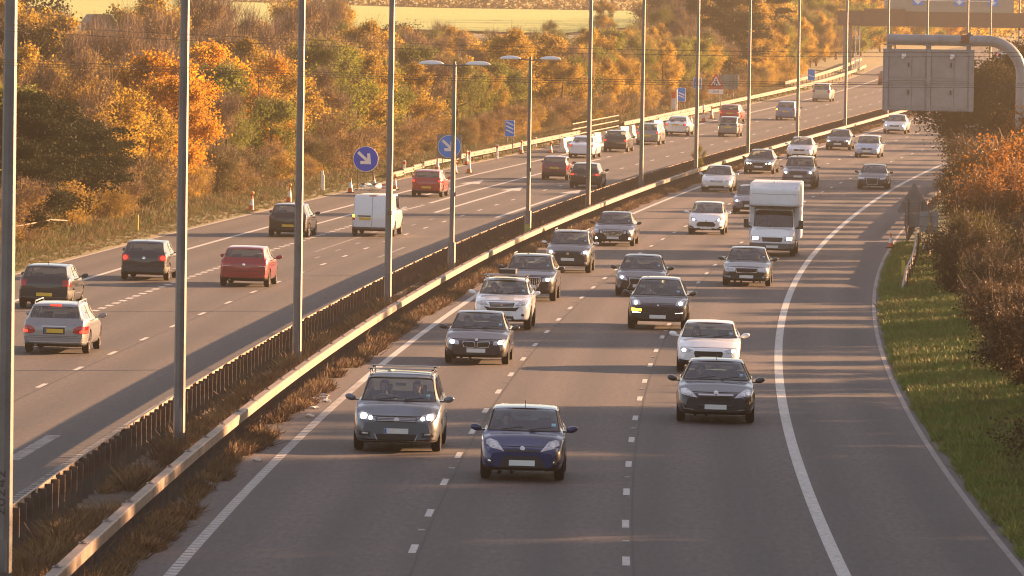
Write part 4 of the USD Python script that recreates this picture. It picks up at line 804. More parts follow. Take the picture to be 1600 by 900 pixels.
def loft(k, d=0.0, step=.075):
    """closed body skin, moved inwards by d"""
    L, W, H = k['L'], k['W'] / 2, k['H']
    tc, zc = k['cowl']; tw, zw = k['ws']; tr = k['roof_end']; tb, zt = k['tail']
    g = np.arange(0, L + .005, .01)
    pts = [(0, k['nose'] - .14), (.06, k['nose'] - .05), (.2, k['nose']), (tc * .6, zc - .05 - .02 * (zc - k['nose'])), (tc, zc), (tw, zw), (tw + .35, H - .012), ((tw + tr) / 2, H), (tr - .3, H - .02), (tr, H - .05)]
    if k['deck']: pts += [(tb, zt), (tb + .12, k['deck'] + .01), (L - .12, k['deck'] - .03), (L, k['deck'] - .14)]
    else: pts += [(tb, zt), (L - .03, zt - .12), (L, zt - .22)]
    top = gaussian_filter1d(np.interp(g, *np.array(pts).T), 3.2, mode='nearest')
    half = gaussian_filter1d(np.interp(g, [0, .05, .14, .3, .6, 1.0, L - 1.0, L - .5, L - .2, L - .06, L], np.array([.74, .82, .89, .945, .985, 1, 1, .985, .95, .90, .85]) * W), 3, mode='nearest')
    belt = np.interp(g, [0, tc, L], [k['belt'][0], k['belt'][0] + .02, k['belt'][1]])
    zb = np.interp(g, [0, .1, .35, L - .4, L - .1, L], [k['zb'] + .08, k['zb'] + .02, k['zb'], k['zb'], k['zb'] + .05, k['zb'] + .12])
    rw = gaussian_filter1d(np.interp(g, [0, .3, tc, tw, tr, tb, L], [.80 * W, .80 * W, .82 * W, k['roofw'] * 1.02, k['roofw'], (.80 if not k['deck'] else .80) * W if not k.get('boxy') else k['roofw'], .76 * W if not k.get('boxy') else k['roofw']]), 4, mode='nearest')
    ts = np.unique(np.r_[0, .02, .05, .09, np.arange(.15, L - .12, step), L - .09, L - .05, L - .02, L]); V = []
    for t in ts:
        gi = min(int(round(t * 100)), len(g) - 1); a = lambda q: q[gi]
        w, z0, zt_, b, r_ = a(half), a(zb), a(top), a(belt), min(a(rw), a(half) * .93)
        crown = .035 if tc * 1.15 < t else .05
        ze = zt_ - crown; b = min(b, ze - .03); m = z0 + .48 * (b - z0)
        c = np.array([(0, z0), (.62 * w, z0), (.90 * w, z0 + .015), (.975 * w, z0 + .13), (w, m), (.992 * w, b - .12), (.955 * w, b - .01), (.93 * w, b + .012 if ze - b > .08 else b), (r_ + .46 * (.93 * w - r_), b + .52 * (ze - b)), (r_ + .05 * (w - r_), ze - .03 * (ze - b)), (r_ * .90, ze + crown * .45), (r_ * .5, zt_ - .008), (0, zt_)])
        full = np.vstack([c, (c * [-1, 1])[1:-1][::-1]]); V.append(np.c_[np.full(len(full) * 4, L / 2 - t), chaikin(full)])
    n = len(V[0]); V = np.array(V)
    if d:
        nx = V.copy()
        ty = np.roll(V[:, :, 1:], -1, 1) - np.roll(V[:, :, 1:], 1, 1); nn = np.stack([ty[:, :, 1], -ty[:, :, 0]], -1); nn /= np.linalg.norm(nn, axis=2, keepdims=True) + 1e-9
        gx = np.gradient(V, axis=0); tx = gx / (np.linalg.norm(gx, axis=2, keepdims=True) + 1e-9); N = np.concatenate([np.zeros_like(nn[:, :, :1]), nn], 2)
        N -= (N * tx).sum(2, keepdims=True) * tx; N /= np.linalg.norm(N, axis=2, keepdims=True) + 1e-9
        V = V - N * d; V[:, :, 0] = np.clip(V[:, :, 0], -L / 2 + d, L / 2 - d)
    m = len(V); F = []
    for q in range(m - 1):
        i = np.arange(n); j = (i + 1) % n; F += [np.c_[q * n + i, (q + 1) * n + i, (q + 1) * n + j], np.c_[q * n + i, (q + 1) * n + j, q * n + j]]
    pts = np.vstack([V.reshape(-1, 3), V[0].mean(0), V[-1].mean(0)]); i = np.arange(n); j = (i + 1) % n
    F += [np.c_[0 * i + m * n, i, j], np.c_[0 * i + m * n + 1, (m - 1) * n + j, (m - 1) * n + i]]
    f = np.vstack(F); q = pts[f]
    if (q[:, 0] * np.cross(q[:, 1], q[:, 2])).sum() < 0: f = f[:, ::-1]
    return tri_to_m3(pts, f)

def glasshouse(k):
    """window outlines for this body, in car coordinates"""
    L = k['L']; tc, zc = k['cowl']; tw, zw = k['ws']; tr = k['roof_end']; tb, zt = k['tail']; X = lambda t: L / 2 - t; rw = k['roofw']; W = k['W'] / 2
    b0, b1 = k['belt'][0] + .045, k['belt'][1] + .045; H = k['H']
    zbl = lambda t: np.interp(t, [0, tc, L], [b0 - .02, b0, b1])
    ws = [(-.84 * W, zc + .03), (.84 * W, zc + .03), (rw + .0, zw - .04), (rw * .93, zw + .005), (-rw * .93, zw + .005), (-rw, zw - .04)]
    ztop = H - .105; te = tr + .12 if not k['deck'] else tr + .05
    s0 = tc + .42; mid = (tw + tr) / 2 - .12
    front = [(X(s0), zbl(s0)), (X(tw + .16), ztop - .015), (X(mid), ztop), (X(mid), zbl(mid))]
    if k['deck']: rear = [(X(mid + .09), zbl(mid)), (X(mid + .09), ztop), (X(tr - .05), ztop - .02), (X(tr + .42), zbl(tr) + .03), (X(tr + .38), zbl(tr))]
    else: rear = [(X(mid + .09), zbl(mid)), (X(mid + .09), ztop), (X(tr - .25), ztop - .02), (X(tr - .06), ztop - .10), (X(tr + .02), zbl(tr) + .04), (X(tr - .1), zbl(tr))]
    zr0 = zt + .05; zr1 = H - .115
    rw_ = [(-.73 * W, zr0), (.73 * W, zr0), (.76 * W, zr0 + .05), (rw * .96, zr1), (-rw * .96, zr1), (-.76 * W, zr0 + .05)]
    return ws, front, rear, rw_

def car_shape(key, kind, over, hi):
    if key in SHAPES: return SHAPES[key]
    k = dict(KINDS[kind]); dL = over.get('L', k['L']) - k['L']; dH = over.get('H', k['H']) - k['H']
    k['ws'] = (k['ws'][0] + .25 * dL, k['ws'][1] + dH); k['roof_end'] += dL; k['tail'] = (k['tail'][0] + dL, k['tail'][1]); k['cowl'] = (k['cowl'][0] + .25 * dL, k['cowl'][1]); k['wb'] = (k['wb'][0], k['wb'][1] + dL); k.update(over); L, W, H = k['L'], k['W'] / 2, k['H']; st = .075 if hi else .13
    O, I, gl_o, gl_i = loft(k, 0, st), loft(k, .035, st), loft(k, .007, st), loft(k, .016, st); out, inn = loft(k, -.006, st), loft(k, .012, st); shell = out - inn; gshell = gl_o - gl_i
    ws, fw, rw, bw = glasshouse(k); X = lambda t: L / 2 - t
    xc = X(k['cowl'][0] - .05); xt = X(L - .02)
    P_ws = prism(ws, X(k['ws'][0] + .12), xc + .1, 'x'); P_bw = prism(bw, -L / 2 - .1, X(k['roof_end'] - .15), 'x')
    sides = [(nm, pr, s) for nm, pr in (('front_side_window', fw), ('rear_side_window', rw)) for s in (-1, 1)]
    if k.get('panel_van'): sides = sides[:2]; P_bw = None
    P_s = [(nm, prism(pr, *((0.35, 1.2) if s > 0 else (-1.2, -.35)), 'y')) for nm, pr, s in sides]
    cavity = I ^ bx3(X(k['roof_end'] + (.75 if not k['deck'] else .25)) if not k.get('panel_van') else X(2.1), X(k['cowl'][0] + .12), -W + .07, W - .07, .36, 3)
    body = O - cavity - P_ws
    if P_bw is not None: body = body - P_bw
    for _, q in P_s: body = body - q
    r = k['r']
    for t in k['wb']:
        for s in (-1, 1):
            c = m3.Manifold.cylinder(.30, r + .055, r + .055, 28).rotate((90, 0, 0)).translate((X(t), (W + .06) if s > 0 else (-W + .24), r + .005)); body = body - c
    if hi:
        mid = (k['ws'][0] + k['roof_end']) / 2 - .075
        for t in (k['cowl'][0] + .32, mid, k['roof_end'] + (-.02 if not k['deck'] else .25)):
            body = body - (shell ^ bx3(X(t) - .007, X(t) + .007, -1.2, -.5, .34, k['belt'][0] + .05)) - (shell ^ bx3(X(t) - .007, X(t) + .007, .5, 1.2, .34, k['belt'][0] + .05))
        body = body - (shell ^ prism([(-.86 * W, k['nose'] - .03), (-.80 * W, k['nose'] - .035), (.80 * W, k['nose'] - .035), (.86 * W, k['nose'] - .03), (.86 * W, k['nose'] - .018), (-.86 * W, k['nose'] - .018)], X(.5), X(-.1), 'x')) if k.get('bonnet_gap', True) else body
    parts = dict(body=body, windscreen=gshell ^ P_ws, windows=[(nm, gshell ^ q) for nm, q in P_s], rear_window=None if P_bw is None else gshell ^ P_bw,
                 surround=shell ^ (prism([(y * 1.035, z + (.018 if z > 1.25 else -.02)) for y, z in ws], X(k['ws'][0] + .10), xc + .1, 'x') - P_ws), shell=shell, skirt=(out - I) ^ bx3(-L / 2 - .1, L / 2 + .1, -1.3, 1.3, 0, k['zb'] + .085), k=k, hi=hi, st=st, inn=inn, out0=out)
    if True:
        sk = parts['skirt']
        for t in k['wb']:
            for s in (-1, 1): sk = sk - m3.Manifold.cylinder(.30, r + .055, r + .055, 20).rotate((90, 0, 0)).translate((X(t), (W + .06) if s > 0 else (-W + .24), r + .005))
        parts['skirt'] = sk
    SHAPES[key] = parts; return parts

def wheel_meshes(r, w=.205, spokes=5, n=30):
    a = np.linspace(0, 2 * np.pi, n, endpoint=False)
    prof = np.array([(r * .66, -w / 2 + .01), (r * .80, -w / 2), (r * .95, -w / 2 + .015), (r, -w / 2 + .045), (r, w / 2 - .045), (r * .95, w / 2 - .015), (r * .80, w / 2), (r * .66, w / 2 - .01)])
    def lathe(pr):
        V = np.concatenate([np.c_[q[0] * np.cos(a), np.full(n, q[1]), q[0] * np.sin(a)] for q in pr]); F = []
        for k in range(len(pr)):
            i = np.arange(n); j = (i + 1) % n; k2 = (k + 1) % len(pr); F += [np.c_[k * n + i, k2 * n + i, k2 * n + j], np.c_[k * n + i, k2 * n + j, k * n + j]]
        m = trimesh.Trimesh(V, np.vstack(F), process=False); 
        if m.volume < 0: m.invert()
        return m
    rim = [lathe(np.array([(r * .60, -w / 2 + .02), (r * .68, -w / 2 + .015), (r * .68, w / 2 - .015), (r * .60, w / 2 - .02)]))]
    for k in range(spokes): b = box(r * .60, .03, r * .15, (r * .32, 0, 0)); R(b, 360 / spokes * k, [0, 1, 0]); rim += [b]
    hub = trimesh.creation.cylinder(r * .14, .05, sections=14); R(hub, 90, [1, 0, 0]); rim.append(hub)
    face = cat(rim[1:]); f2 = face.copy(); T(face, 0, w / 2 - .05, 0); T(f2, 0, -w / 2 + .05, 0)
    drum = trimesh.creation.cylinder(r * .60, .05, sections=20); R(drum, 90, [1, 0, 0])
    return lathe(prof), cat([rim[0], face, f2]), drum
WH = {}
def add_wheel(parent, x, y, r, spokes):
    key = (round(r, 3), spokes)
    if key not in WH: WH[key] = wheel_meshes(r, .205 if r < .34 else .235, spokes)
    ty, ri, dr = WH[key]; w = thing('wheel', (x, y, r), parent=parent)
    obj('tyre', ty, tyre_m, w, smooth=35); obj('rim', ri, rim_m, w, smooth=30); obj('brake_drum', dr, dark_post, w)
def mirror_mesh(s, scale=1.0):
    m = trimesh.creation.icosphere(2, 1.0); v = m.vertices; v[:, 0] = np.where(v[:, 0] < 0, v[:, 0] * .035, v[:, 0] * .085); v[:, 1] *= .118; v[:, 2] *= .072; v[:, 2] -= .02 * v[:, 1] / .118 * -s
    return m
def seat_meshes():
    s = []
    q = box(.48, .46, .14, (0, 0, .50)); b = box(.13, .46, .58, (-.27, 0, .80)); R(b, -12, [0, 1, 0]); T(b, -.14, 0, .0); h = box(.09, .26, .19, (-.50, 0, 1.14)); s = cat([q, b, h]); return s
SEAT = seat_meshes()
def ell(yc, zc, ry, rz, n=14): return [(yc + ry * math.cos(a), zc + rz * math.sin(a)) for a in np.linspace(0, 2 * np.pi, n, endpoint=False)]
def mir(p): return [(-y, z) for y, z in p][::-1]

def vehicle(name, y, off, kind, col, face, rear, label, category='car', forward=False, over=None, hi=False, mirrors=None, roof=None, group=None, spokes=5, key=None, steer=0.0):
    """forward=True drives away from the bridge (we see its tail); face / rear: lists of (part, polygon(s) in (y, z), material)"""
    over = over or {}; sh = car_shape(key or (kind, tuple(sorted(over.items())), hi), kind, over, hi); k = sh['k']; L, W, H = k['L'], k['W'] / 2, k['H']; X = lambda t: L / 2 - t; r = k['r']
    axle = k['wb'][1] if forward else k['wb'][0]
    yy = y + (X(axle) * -1 if forward else X(axle)) * 1.0
    rz = heading(yy) + (0 if forward else 180) + steer
    g0 = P(yy, off); slope = (float(P(yy + 2, off)[2]) - float(P(yy - 2, off)[2])) / 4
    t = thing(name, g0 + [0, 0, .002], rz, tilt=(math.degrees(CF) * (1 if forward else -1), -math.degrees(math.atan(slope)) * (1 if forward else -1), 0), label=label, category=category, group=group)
    pm = PAINT[col]; hasrear = True
    body = sh['body']; pieces = []
    x0, x1 = (-L / 2 - .1, -L / 2 + .9), (L / 2 - .9, L / 2 + .1)
    def patch(nm, poly, mat, rng_, lift=0):
        if lift not in sh: sh[lift] = sh['out0'] - sh['inn'] if lift == 0 else loft(k, -.006 - .004 * lift, sh['st']) - sh['inn']
        fr = (lift, rng_[1] > 0)
        if fr not in sh: sh[fr] = sh[lift] ^ bx3(rng_[0], rng_[1], -1.5, 1.5, 0, 3)
        q = sh[fr] ^ prism(poly, *rng_, 'x')
        if q.is_empty(): return
        m = obj(nm, q, mat, t, smooth=40)
    obj('body', body, pm, t, smooth=32)
    obj('windscreen', sh['windscreen'], glass, t, smooth=40)
    if not sh['surround'].is_empty(): obj('windscreen_seal', sh['surround'], trim, t, smooth=40)
    for nm, q in sh['windows']:
        if not q.is_empty(): obj(nm, q, glass, t, smooth=40)
    if sh['rear_window'] is not None: obj('rear_window', sh['rear_window'], glass, t, smooth=40)
    obj('lower_skirt', sh['skirt'], trim, t, smooth=40)
    for ax in k['wb']:
        for s in (-1, 1): add_wheel(t, X(ax), s * (W - .115), r, spokes)
    mz = k['belt'][0] + .10; mx = X(k['cowl'][0] + .42)
    for s in (-1, 1):
        mm = mirror_mesh(s); q = T(mm, mx, s * (W + .115), mz); obj('door_mirror', cat([q, box(.06, .16, .035, (mx, s * (W + .0), mz - .05))]), mirrors or pm, t, smooth=40)
    # cabin
    sx = X(k['cowl'][0] + 1.12); dz = H - 1.48 if H < 1.9 else .3; dash = box(.36, 2 * W - .30, .16, (X(k['cowl'][0] + .28), 0, k['cowl'][1] - .13)); obj('dashboard', dash, inner_m, t)
    ra, rb_ = k['ws'][0] + .12, (k['roof_end'] - .15 if not k.get('panel_van') else 2.0)
    obj('headlining', box(rb_ - ra, 2 * k['roofw'] - .22, .012, (X((ra + rb_) / 2), 0, H - .085)), lining, t)
    stw = trimesh.creation.torus(.18, .016, 20, 8); R(stw, 68, [0, 1, 0]); obj('steering_wheel', T(stw, X(k['cowl'][0] + .62), -.36, .90 + dz * .6), inner_m, t)
    seats = [(sx, -.36), (sx, .36)] + ([] if k.get('panel_van') else [(sx - .86, -.38), (sx - .86, .38)])
    for a, b in seats: obj('seat', T(SEAT.copy(), a, b, k['H'] - 1.48 - .08 if H < 1.9 else .2), seat_m, t)
    obj('inner_mirror', box(.03, .22, .06, (X(k['ws'][0] - .05), 0, k['ws'][1] - .13)), inner_m, t)
    for items, rg in ((face, x1), (rear, x0)):
        for it in items or []:
            nm, polys, mat = it[0], it[1], it[2]
            for poly in polys: patch(nm, poly, mat, rg, it[3] if len(it) > 3 else 0)
    return t, k, X

def num_plate(t, x, z, rear, band=True, y=0.0, w=.52):
    sgn = -1 if rear else 1; p = thing('number_plate', (x, y, z), parent=t)
    obj('plate', box(.014, w, .112), plate_y if rear else plate_w, p)
    if band: obj('band', box(.004, .05, .10, (sgn * .009, (-w / 2 + .03) * (-1 if rear else 1), 0)), plate_b, p)
def sl(y0, y1, z0, z1): return [(y0, z0), (y1, z0), (y1, z1), (y0, z1)]
def both(*polys):
    out = []
    for p in polys: out += [p, mir(p)]
    return out
def trap(w0, z0, w1, z1): return [(-w0, z0), (w0, z0), (w1, z1), (-w1, z1)]
def frame(poly, s=1.06):
    p = np.array(poly); c = p.mean(0); return [tuple(q) for q in (c + (p - c) * [s, s + .05])]
def bulbs(y, z, r=.05): return ('headlamp_beam', both(ell(y, z, r, r * .85)), lamp_on, 1)

steel = M('satin_steel', (.36, .36, .37), .4, .6)
def slats(w, z0, z1, n, mat, nm='grille_bar', lift=1):
    return (nm, [sl(-w, w, z - .008, z + .008) for z in np.linspace(z0, z1, n)], mat, lift)
def bars(w, z0, z1, n, mat, nm='grille_bar', lift=1):
    return (nm, [sl(y - .009, y + .009, z0, z1) for y in np.linspace(-w, w, n)], mat, lift)
def badge(z, r=.05, lift=2): return ('badge', [ell(0, z, r, r * .85)], chrome, lift)
def plate_on(v, z, rear=False, band=True, y=0.0):
    t, k, X = v; num_plate(t, (-1 if rear else 1) * (k['L'] / 2 + .012), z, rear, band, y)
def disc_on(v, yy=.60, dz=.12):
    t, k, X = v; zc = k['cowl'][1] + dz; f = (zc - k['cowl'][1]) / (k['ws'][1] - k['cowl'][1]); x = X(k['cowl'][0] + f * (k['ws'][0] - k['cowl'][0])) - .055
    b = box(.006, .085, .085); R(b, -40, [0, 1, 0]); obj('tax_disc', T(b, x, yy, zc), sticker, t)
def aerial(v, tt=1.95, h=.10):
    t, k, X = v; obj('aerial', tube([(X(tt), 0, k['H'] - .03), (X(tt + .1), 0, k['H'] + h)], .008, 5), trim, t)
def wipers(v):
    t, k, X = v; z = k['cowl'][1]; x = X(k['cowl'][0]) 
    for yy in (-.45, .12): obj('wiper', tube([(x - .03, yy, z + .035), (x - .09, yy + .42, z + .085)], .010, 5), trim, t)
def rails(v, z=0.05, bars_=False, mat=None):
    t, k, X = v; rw = k['roofw'] - .03; a, b = k['ws'][0] + .15, k['roof_end'] - .1; H = k['H']
    for s in (-1, 1): obj('roof_rail', tube([(X(a), s * rw, H - .055), (X(a + .12), s * rw, H + z - .02), (X(b - .12), s * rw, H + z - .03), (X(b), s * rw, H - .08)], .018, 6), mat or steel, t)
    if bars_:
        for tt in (a + .35, b - .6):
            obj('roof_bar', box(.07, 2 * rw + .16, .03, (X(tt), 0, H + z + .02)), steel, t)
            for s in (-1, 1): obj('bar_foot', box(.09, .06, .07, (X(tt), s * rw, H + z - .015)), trim, t)
def exhaust(v, yy=.5):
    t, k, X = v; q = trimesh.creation.cylinder(.035, .16, sections=12); R(q, 90, [0, 1, 0]); obj('exhaust', T(q, -k['L'] / 2 + .05, yy, k['zb'] + .05), steel_dull, t)

# ------------------------------------------------ oncoming vehicles, nearest first
CARS = {}
def oncoming(key, name, y, off, kind, col, face, label, **kw):
    v = vehicle(name, y, off, kind, col, face, kw.pop('rear', [('tail_lamp', both([(.5, .75), (.82, .75), (.8, .95), (.55, .95)]), red_lens)]), label, **kw); CARS[key] = v; return v
V = oncoming('fiesta', 'hatchback', 128.6, -2.12, 'hatch', 'blue', [
    ('headlamp', both([(.36, .60), (.52, .79), (.66, .83), (.735, .80), (.74, .73), (.62, .665)]), clear_lens),
    ('headlamp_reflector', both(ell(.60, .735, .055, .05)), chrome, 1), ('indicator_lens', both([(.40, .612), (.47, .665), (.51, .655)]), M('lens_pink', (.5, .3, .26), .2), 1),
    ('upper_grille', [trap(.37, .60, .34, .645)], trim), ('lower_grille', [[(-.33, .51), (.33, .51), (.47, .33), (.41, .225), (-.41, .225), (-.47, .33)]], trim),
    ('grille_lip', [[(-.47, .232), (.47, .232), (.44, .205), (-.44, .205)]], steel, 1), ('fog_lamp', both(ell(.66, .395, .062, .065)), trim), ('fog_lens', both(ell(.66, .39, .04, .042)), chrome, 1),
    badge(.665, .05, 1), ('bumper_crease', both([(.50, .27), (.80, .31), (.80, .335), (.50, .29)]), PAINT['blue'], 1)],
    'small dark blue hatchback, nearest of the oncoming cars in the middle lane', over=dict(L=3.95, W=1.72, H=1.43, nose=.72, cowl=(.92, .96), ws=(1.72, 1.38)), hi=True, spokes=7)
plate_on(V, .375, band=False); disc_on(V); aerial(V); wipers(V)
V = oncoming('mpv', 'people_carrier', 137.1, -5.0, 'mpv', 'slate', [
    ('headlamp', both([(.43, .68), (.55, .80), (.77, .86), (.84, .80), (.80, .70)]), clear_lens), bulbs(.71, .77, .075), ('parking_lamp', both(ell(.56, .735, .045, .04)), drl, 1),
    ('grille', [trap(.42, .655, .43, .765)], trim), slats(.41, .685, .745, 3, steel), ('lower_grille', [trap(.40, .25, .46, .395)], trim), ('grille_frame', [[(-.47, .40), (-.45, .40), (-.39, .258), (.39, .258), (.45, .40), (.47, .40), (.405, .24), (-.405, .24)]], steel, 1),
    ('side_intake', both([(.55, .33), (.80, .36), (.80, .45), (.55, .44)]), trim), ('fog_lamp', both([(.60, .385), (.74, .395), (.74, .43), (.60, .425)]), clear_lens, 1), ('bumper_lip', [[(-.88, .235), (.88, .235), (.88, .255), (-.88, .255)]], steel, 1), badge(.71, .055)],
    'grey people carrier with roof bars and lit headlamps in the lane beside the central reserve', over=dict(H=1.62, cowl=(1.0, 1.05)), hi=True)
plate_on(V, .465, y=-.0); disc_on(V, .62); rails(V, .05, True); wipers(V)
V = oncoming('mondeo', 'hatchback', 152.0, 1.91, 'saloon', 'charcoal', [
    ('headlamp', both([(.42, .60), (.56, .73), (.72, .81), (.84, .79), (.84, .69), (.72, .655)]), clear_lens), ('headlamp_reflector', both(ell(.64, .695, .055, .045), ell(.755, .725, .045, .04)), chrome, 1),
    ('upper_grille', [trap(.33, .535, .41, .665)], trim), ('grille_bar', [sl(-.415, .415, .665, .70)], chrome), slats(.35, .56, .635, 3, trim_gloss), ('lower_grille', [trap(.50, .205, .46, .485)], trim), slats(.45, .24, .44, 5, trim_gloss),
    ('fog_recess', both([(.54, .30), (.78, .32), (.80, .455), (.74, .46), (.72, .37), (.54, .345)]), trim), ('fog_frame', both([(.52, .315), (.76, .335), (.79, .44), (.76, .44), (.74, .36), (.52, .335)]), steel_dull, 1), badge(.73, .055)],
    'black family hatchback with unlit headlamps, nearest car in the left-hand lane by the hard shoulder', over=dict(L=4.75, W=1.88, H=1.45, nose=.76, cowl=(1.25, .97), ws=(2.02, 1.385), roof_end=3.4, tail=(4.35, 1.05), deck=1.06), hi=True, spokes=10)
plate_on(V, .395, band=False); disc_on(V); aerial(V); wipers(V)
V = oncoming('a3', 'hatchback', 176.7, 1.66, 'hatch', 'white', [
    ('headlamp', both([(.42, .615), (.56, .67), (.76, .70), (.80, .64), (.76, .56), (.56, .55)]), clear_lens), bulbs(.68, .62, .06),
    ('grille', [[(-.38, .60), (.38, .60), (.40, .54), (.31, .29), (-.31, .29), (-.40, .54)]], trim), slats(.35, .36, .56, 5, trim_gloss), ('side_intake', both([(.44, .23), (.80, .26), (.82, .37), (.46, .33)]), trim), ('intake_fin', both(sl(.50, .74, .275, .29)), chrome, 1), ('lower_intake', [trap(.40, .20, .40, .26)], trim)],
    'white hatchback half hidden behind the nearest black hatchback, headlamps lit', over=dict(L=4.25, W=1.78, H=1.37, nose=.72, cowl=(1.15, .92), ws=(1.85, 1.31)), hi=True)
plate_on(V, .40); disc_on(V); wipers(V)
KID = [(.035, .505), (.06, .63), (.34, .645), (.37, .60), (.33, .50), (.10, .485)]
V = oncoming('bmw', 'saloon_car', 177.6, -4.8, 'saloon', 'brownish', [
    ('headlamp', both([(.47, .56), (.48, .655), (.78, .725), (.82, .66), (.78, .57)]), clear_lens), bulbs(.67, .635, .07), ('grille_surround', both(frame(KID, 1.12)), chrome), ('kidney_grille', both(KID), trim, 1),
    ('lower_intake', [trap(.60, .215, .50, .30)], trim), ('side_intake', both([(.55, .25), (.80, .30), (.80, .36), (.58, .33)]), trim), badge(.70, .042)],
    'dark brownish saloon with twin oval grilles and lit headlamps behind the people carrier', over=dict(L=4.62, W=1.81, H=1.43, nose=.73), hi=True)
plate_on(V, .40, band=False); disc_on(V); wipers(V)
V = oncoming('crv', 'off_roader', 200.0, -5.08, 'suv', 'white', [
    ('headlamp', both([(.42, .77), (.55, .90), (.72, .97), (.80, .93), (.78, .80), (.62, .77)]), clear_lens), ('headlamp_reflector', both(ell(.62, .86, .06, .055)), chrome, 1),
    ('grille', [[(-.40, .86), (.40, .86), (.36, .72), (-.36, .72)]], trim), slats(.36, .75, .83, 3, steel), ('lower_grille', [[(-.56, .74), (-.40, .70), (.40, .70), (.56, .74), (.44, .60), (-.44, .60)]], trim), ('bumper_intake', [trap(.40, .32, .36, .44)], trim), ('fog_lamp', both(ell(.66, .48, .05, .045)), trim), ('skid_plate', [trap(.34, .28, .30, .36)], steel, 1), badge(.79, .05)],
    'white off-roader carrying a ski box on roof bars', hi=True, over=dict(L=4.55, W=1.80, H=1.56, nose=.94, cowl=(1.15, 1.07)))
plate_on(V, .53, band=False); disc_on(V); rails(V, .05, True); wipers(V)
t_, k_, X_ = V; q = trimesh.creation.box([1.1, .52, .14]); obj('roof_box', T(q, X_(2.6), .05, k_['H'] + .2), trim, t_); obj('sunroof', box(.5, .75, .012, (X_(2.35), 0, k_['H'] + .002)), glass, t_)
V = oncoming('q5', 'off_roader', 222.3, -5.31, 'suv', 'dark', [
    ('headlamp', both([(.47, .68), (.46, .79), (.62, .85), (.86, .83), (.84, .70)]), clear_lens), bulbs(.66, .765, .07), ('grille_surround', [[(-.42, .84), (.42, .84), (.43, .70), (.24, .36), (-.24, .36), (-.43, .70)]], chrome), ('grille', [[(-.385, .815), (.385, .815), (.395, .70), (.215, .385), (-.215, .385), (-.395, .70)]], trim, 1), bars(.34, .48, .79, 11, chrome, lift=2), ('fog_lamp', both(ell(.70, .44, .06, .05)), clear_lens), ('side_intake', both([(.46, .38), (.84, .40), (.84, .50), (.50, .48)]), trim)],
    'dark off-roader with a big chrome barred grille behind the white one', over=dict(L=4.63, W=1.88, H=1.58, nose=.92, cowl=(1.15, 1.08)), hi=True)
plate_on(V, .51, band=False); disc_on(V); rails(V, .04)
V = oncoming('macan', 'off_roader', 203.2, -.27, 'suv', 'dark', [
    ('headlamp', both([(.55, .80), (.60, .92), (.74, .95), (.84, .90), (.80, .78), (.66, .76)]), clear_lens), bulbs(.71, .85, .06), ('indicator', [mir([(.52, .585), (.84, .60), (.84, .685), (.52, .67)])], amber_on), ('indicator_recess', [[(.52, .585), (.84, .60), (.84, .685), (.52, .67)]], trim), ('daytime_lamp', both([(.55, .525), (.80, .535), (.80, .565), (.55, .555)]), drl),
    ('grille', [[(-.46, .70), (.46, .70), (.48, .50), (.40, .33), (-.40, .33), (-.48, .50)]], trim), slats(.42, .55, .66, 3, trim_gloss), ('side_intake', both([(.54, .38), (.80, .42), (.80, .49), (.54, .49)]), trim), badge(.78, .035)],
    'dark sporty off-roader in the middle lane with its orange indicator flashing', over=dict(L=4.68, W=1.92, H=1.61, nose=.86, ws=(1.95, 1.53), cowl=(1.15, 1.06), roofw=.62), hi=True)
plate_on(V, .42, band=False); disc_on(V)
V = oncoming('lexus', 'saloon_car', 228.8, -1.65, 'saloon', 'dark', [
    ('headlamp', both([(.43, .565), (.58, .74), (.76, .76), (.78, .66), (.70, .60)]), clear_lens), bulbs(.66, .68, .05), ('grille_surround', [[(-.41, .67), (.41, .67), (.37, .46), (.52, .19), (-.52, .19), (-.37, .46)]], chrome), ('grille', [[(-.385, .65), (.385, .65), (.345, .46), (.49, .205), (-.49, .205), (-.345, .46)]], trim, 1), ('fog_lamp', both(ell(.76, .36, .06, .055)), clear_lens), badge(.56, .05)],
    'black saloon with a spindle shaped grille just behind the sporty off-roader', over=dict(L=4.85, W=1.84, H=1.45, nose=.72), hi=True)
plate_on(V, .39, band=False); disc_on(V)
V = oncoming('ls', 'saloon_car', 240.8, 1.88, 'saloon', 'green_black', [
    ('headlamp', both([(.42, .55), (.42, .715), (.80, .73), (.82, .60), (.80, .55)]), clear_lens), ('grille_surround', [trap(.39, .52, .42, .71)], chrome), ('grille', [trap(.365, .54, .395, .685)], trim, 1), slats(.36, .57, .66, 4, trim_gloss, lift=2), ('bumper_strip', [[(-.86, .43), (.86, .43), (.86, .46), (-.86, .46)]], trim), ('bumper_lamp', both([(.60, .32), (.82, .34), (.82, .40), (.60, .39)]), clear_lens), ('lower_intake', [trap(.45, .22, .45, .29)], trim)],
    'older boxy dark green saloon with rectangular lamps in the left-hand lane', over=dict(L=4.99, W=1.83, H=1.43, nose=.76, cowl=(1.45, .95), ws=(2.15, 1.36)), hi=True)
plate_on(V, .37, band=False); disc_on(V)
V = oncoming('qash', 'off_roader', 248.7, -5.3, 'suv', 'charcoal', [
    ('headlamp', both([(.48, .74), (.54, .84), (.66, .91), (.82, .88), (.78, .75), (.62, .70)]), clear_lens), bulbs(.66, .81, .06), ('grille', [[(-.43, .84), (.43, .84), (.34, .62), (-.34, .62)]], trim), ('lower_grille', [trap(.62, .30, .50, .44)], trim), ('fog_lamp', both(ell(.70, .40, .05, .045)), clear_lens, 1), badge(.75, .06)],
    'dark crossover with pale mirror caps beside the weeds of the central reserve', over=dict(L=4.33, W=1.78, H=1.61, nose=.90), hi=False, mirrors=chrome)
plate_on(V, .53, band=False); disc_on(V); rails(V, .05); aerial(V, 2.2, .22)
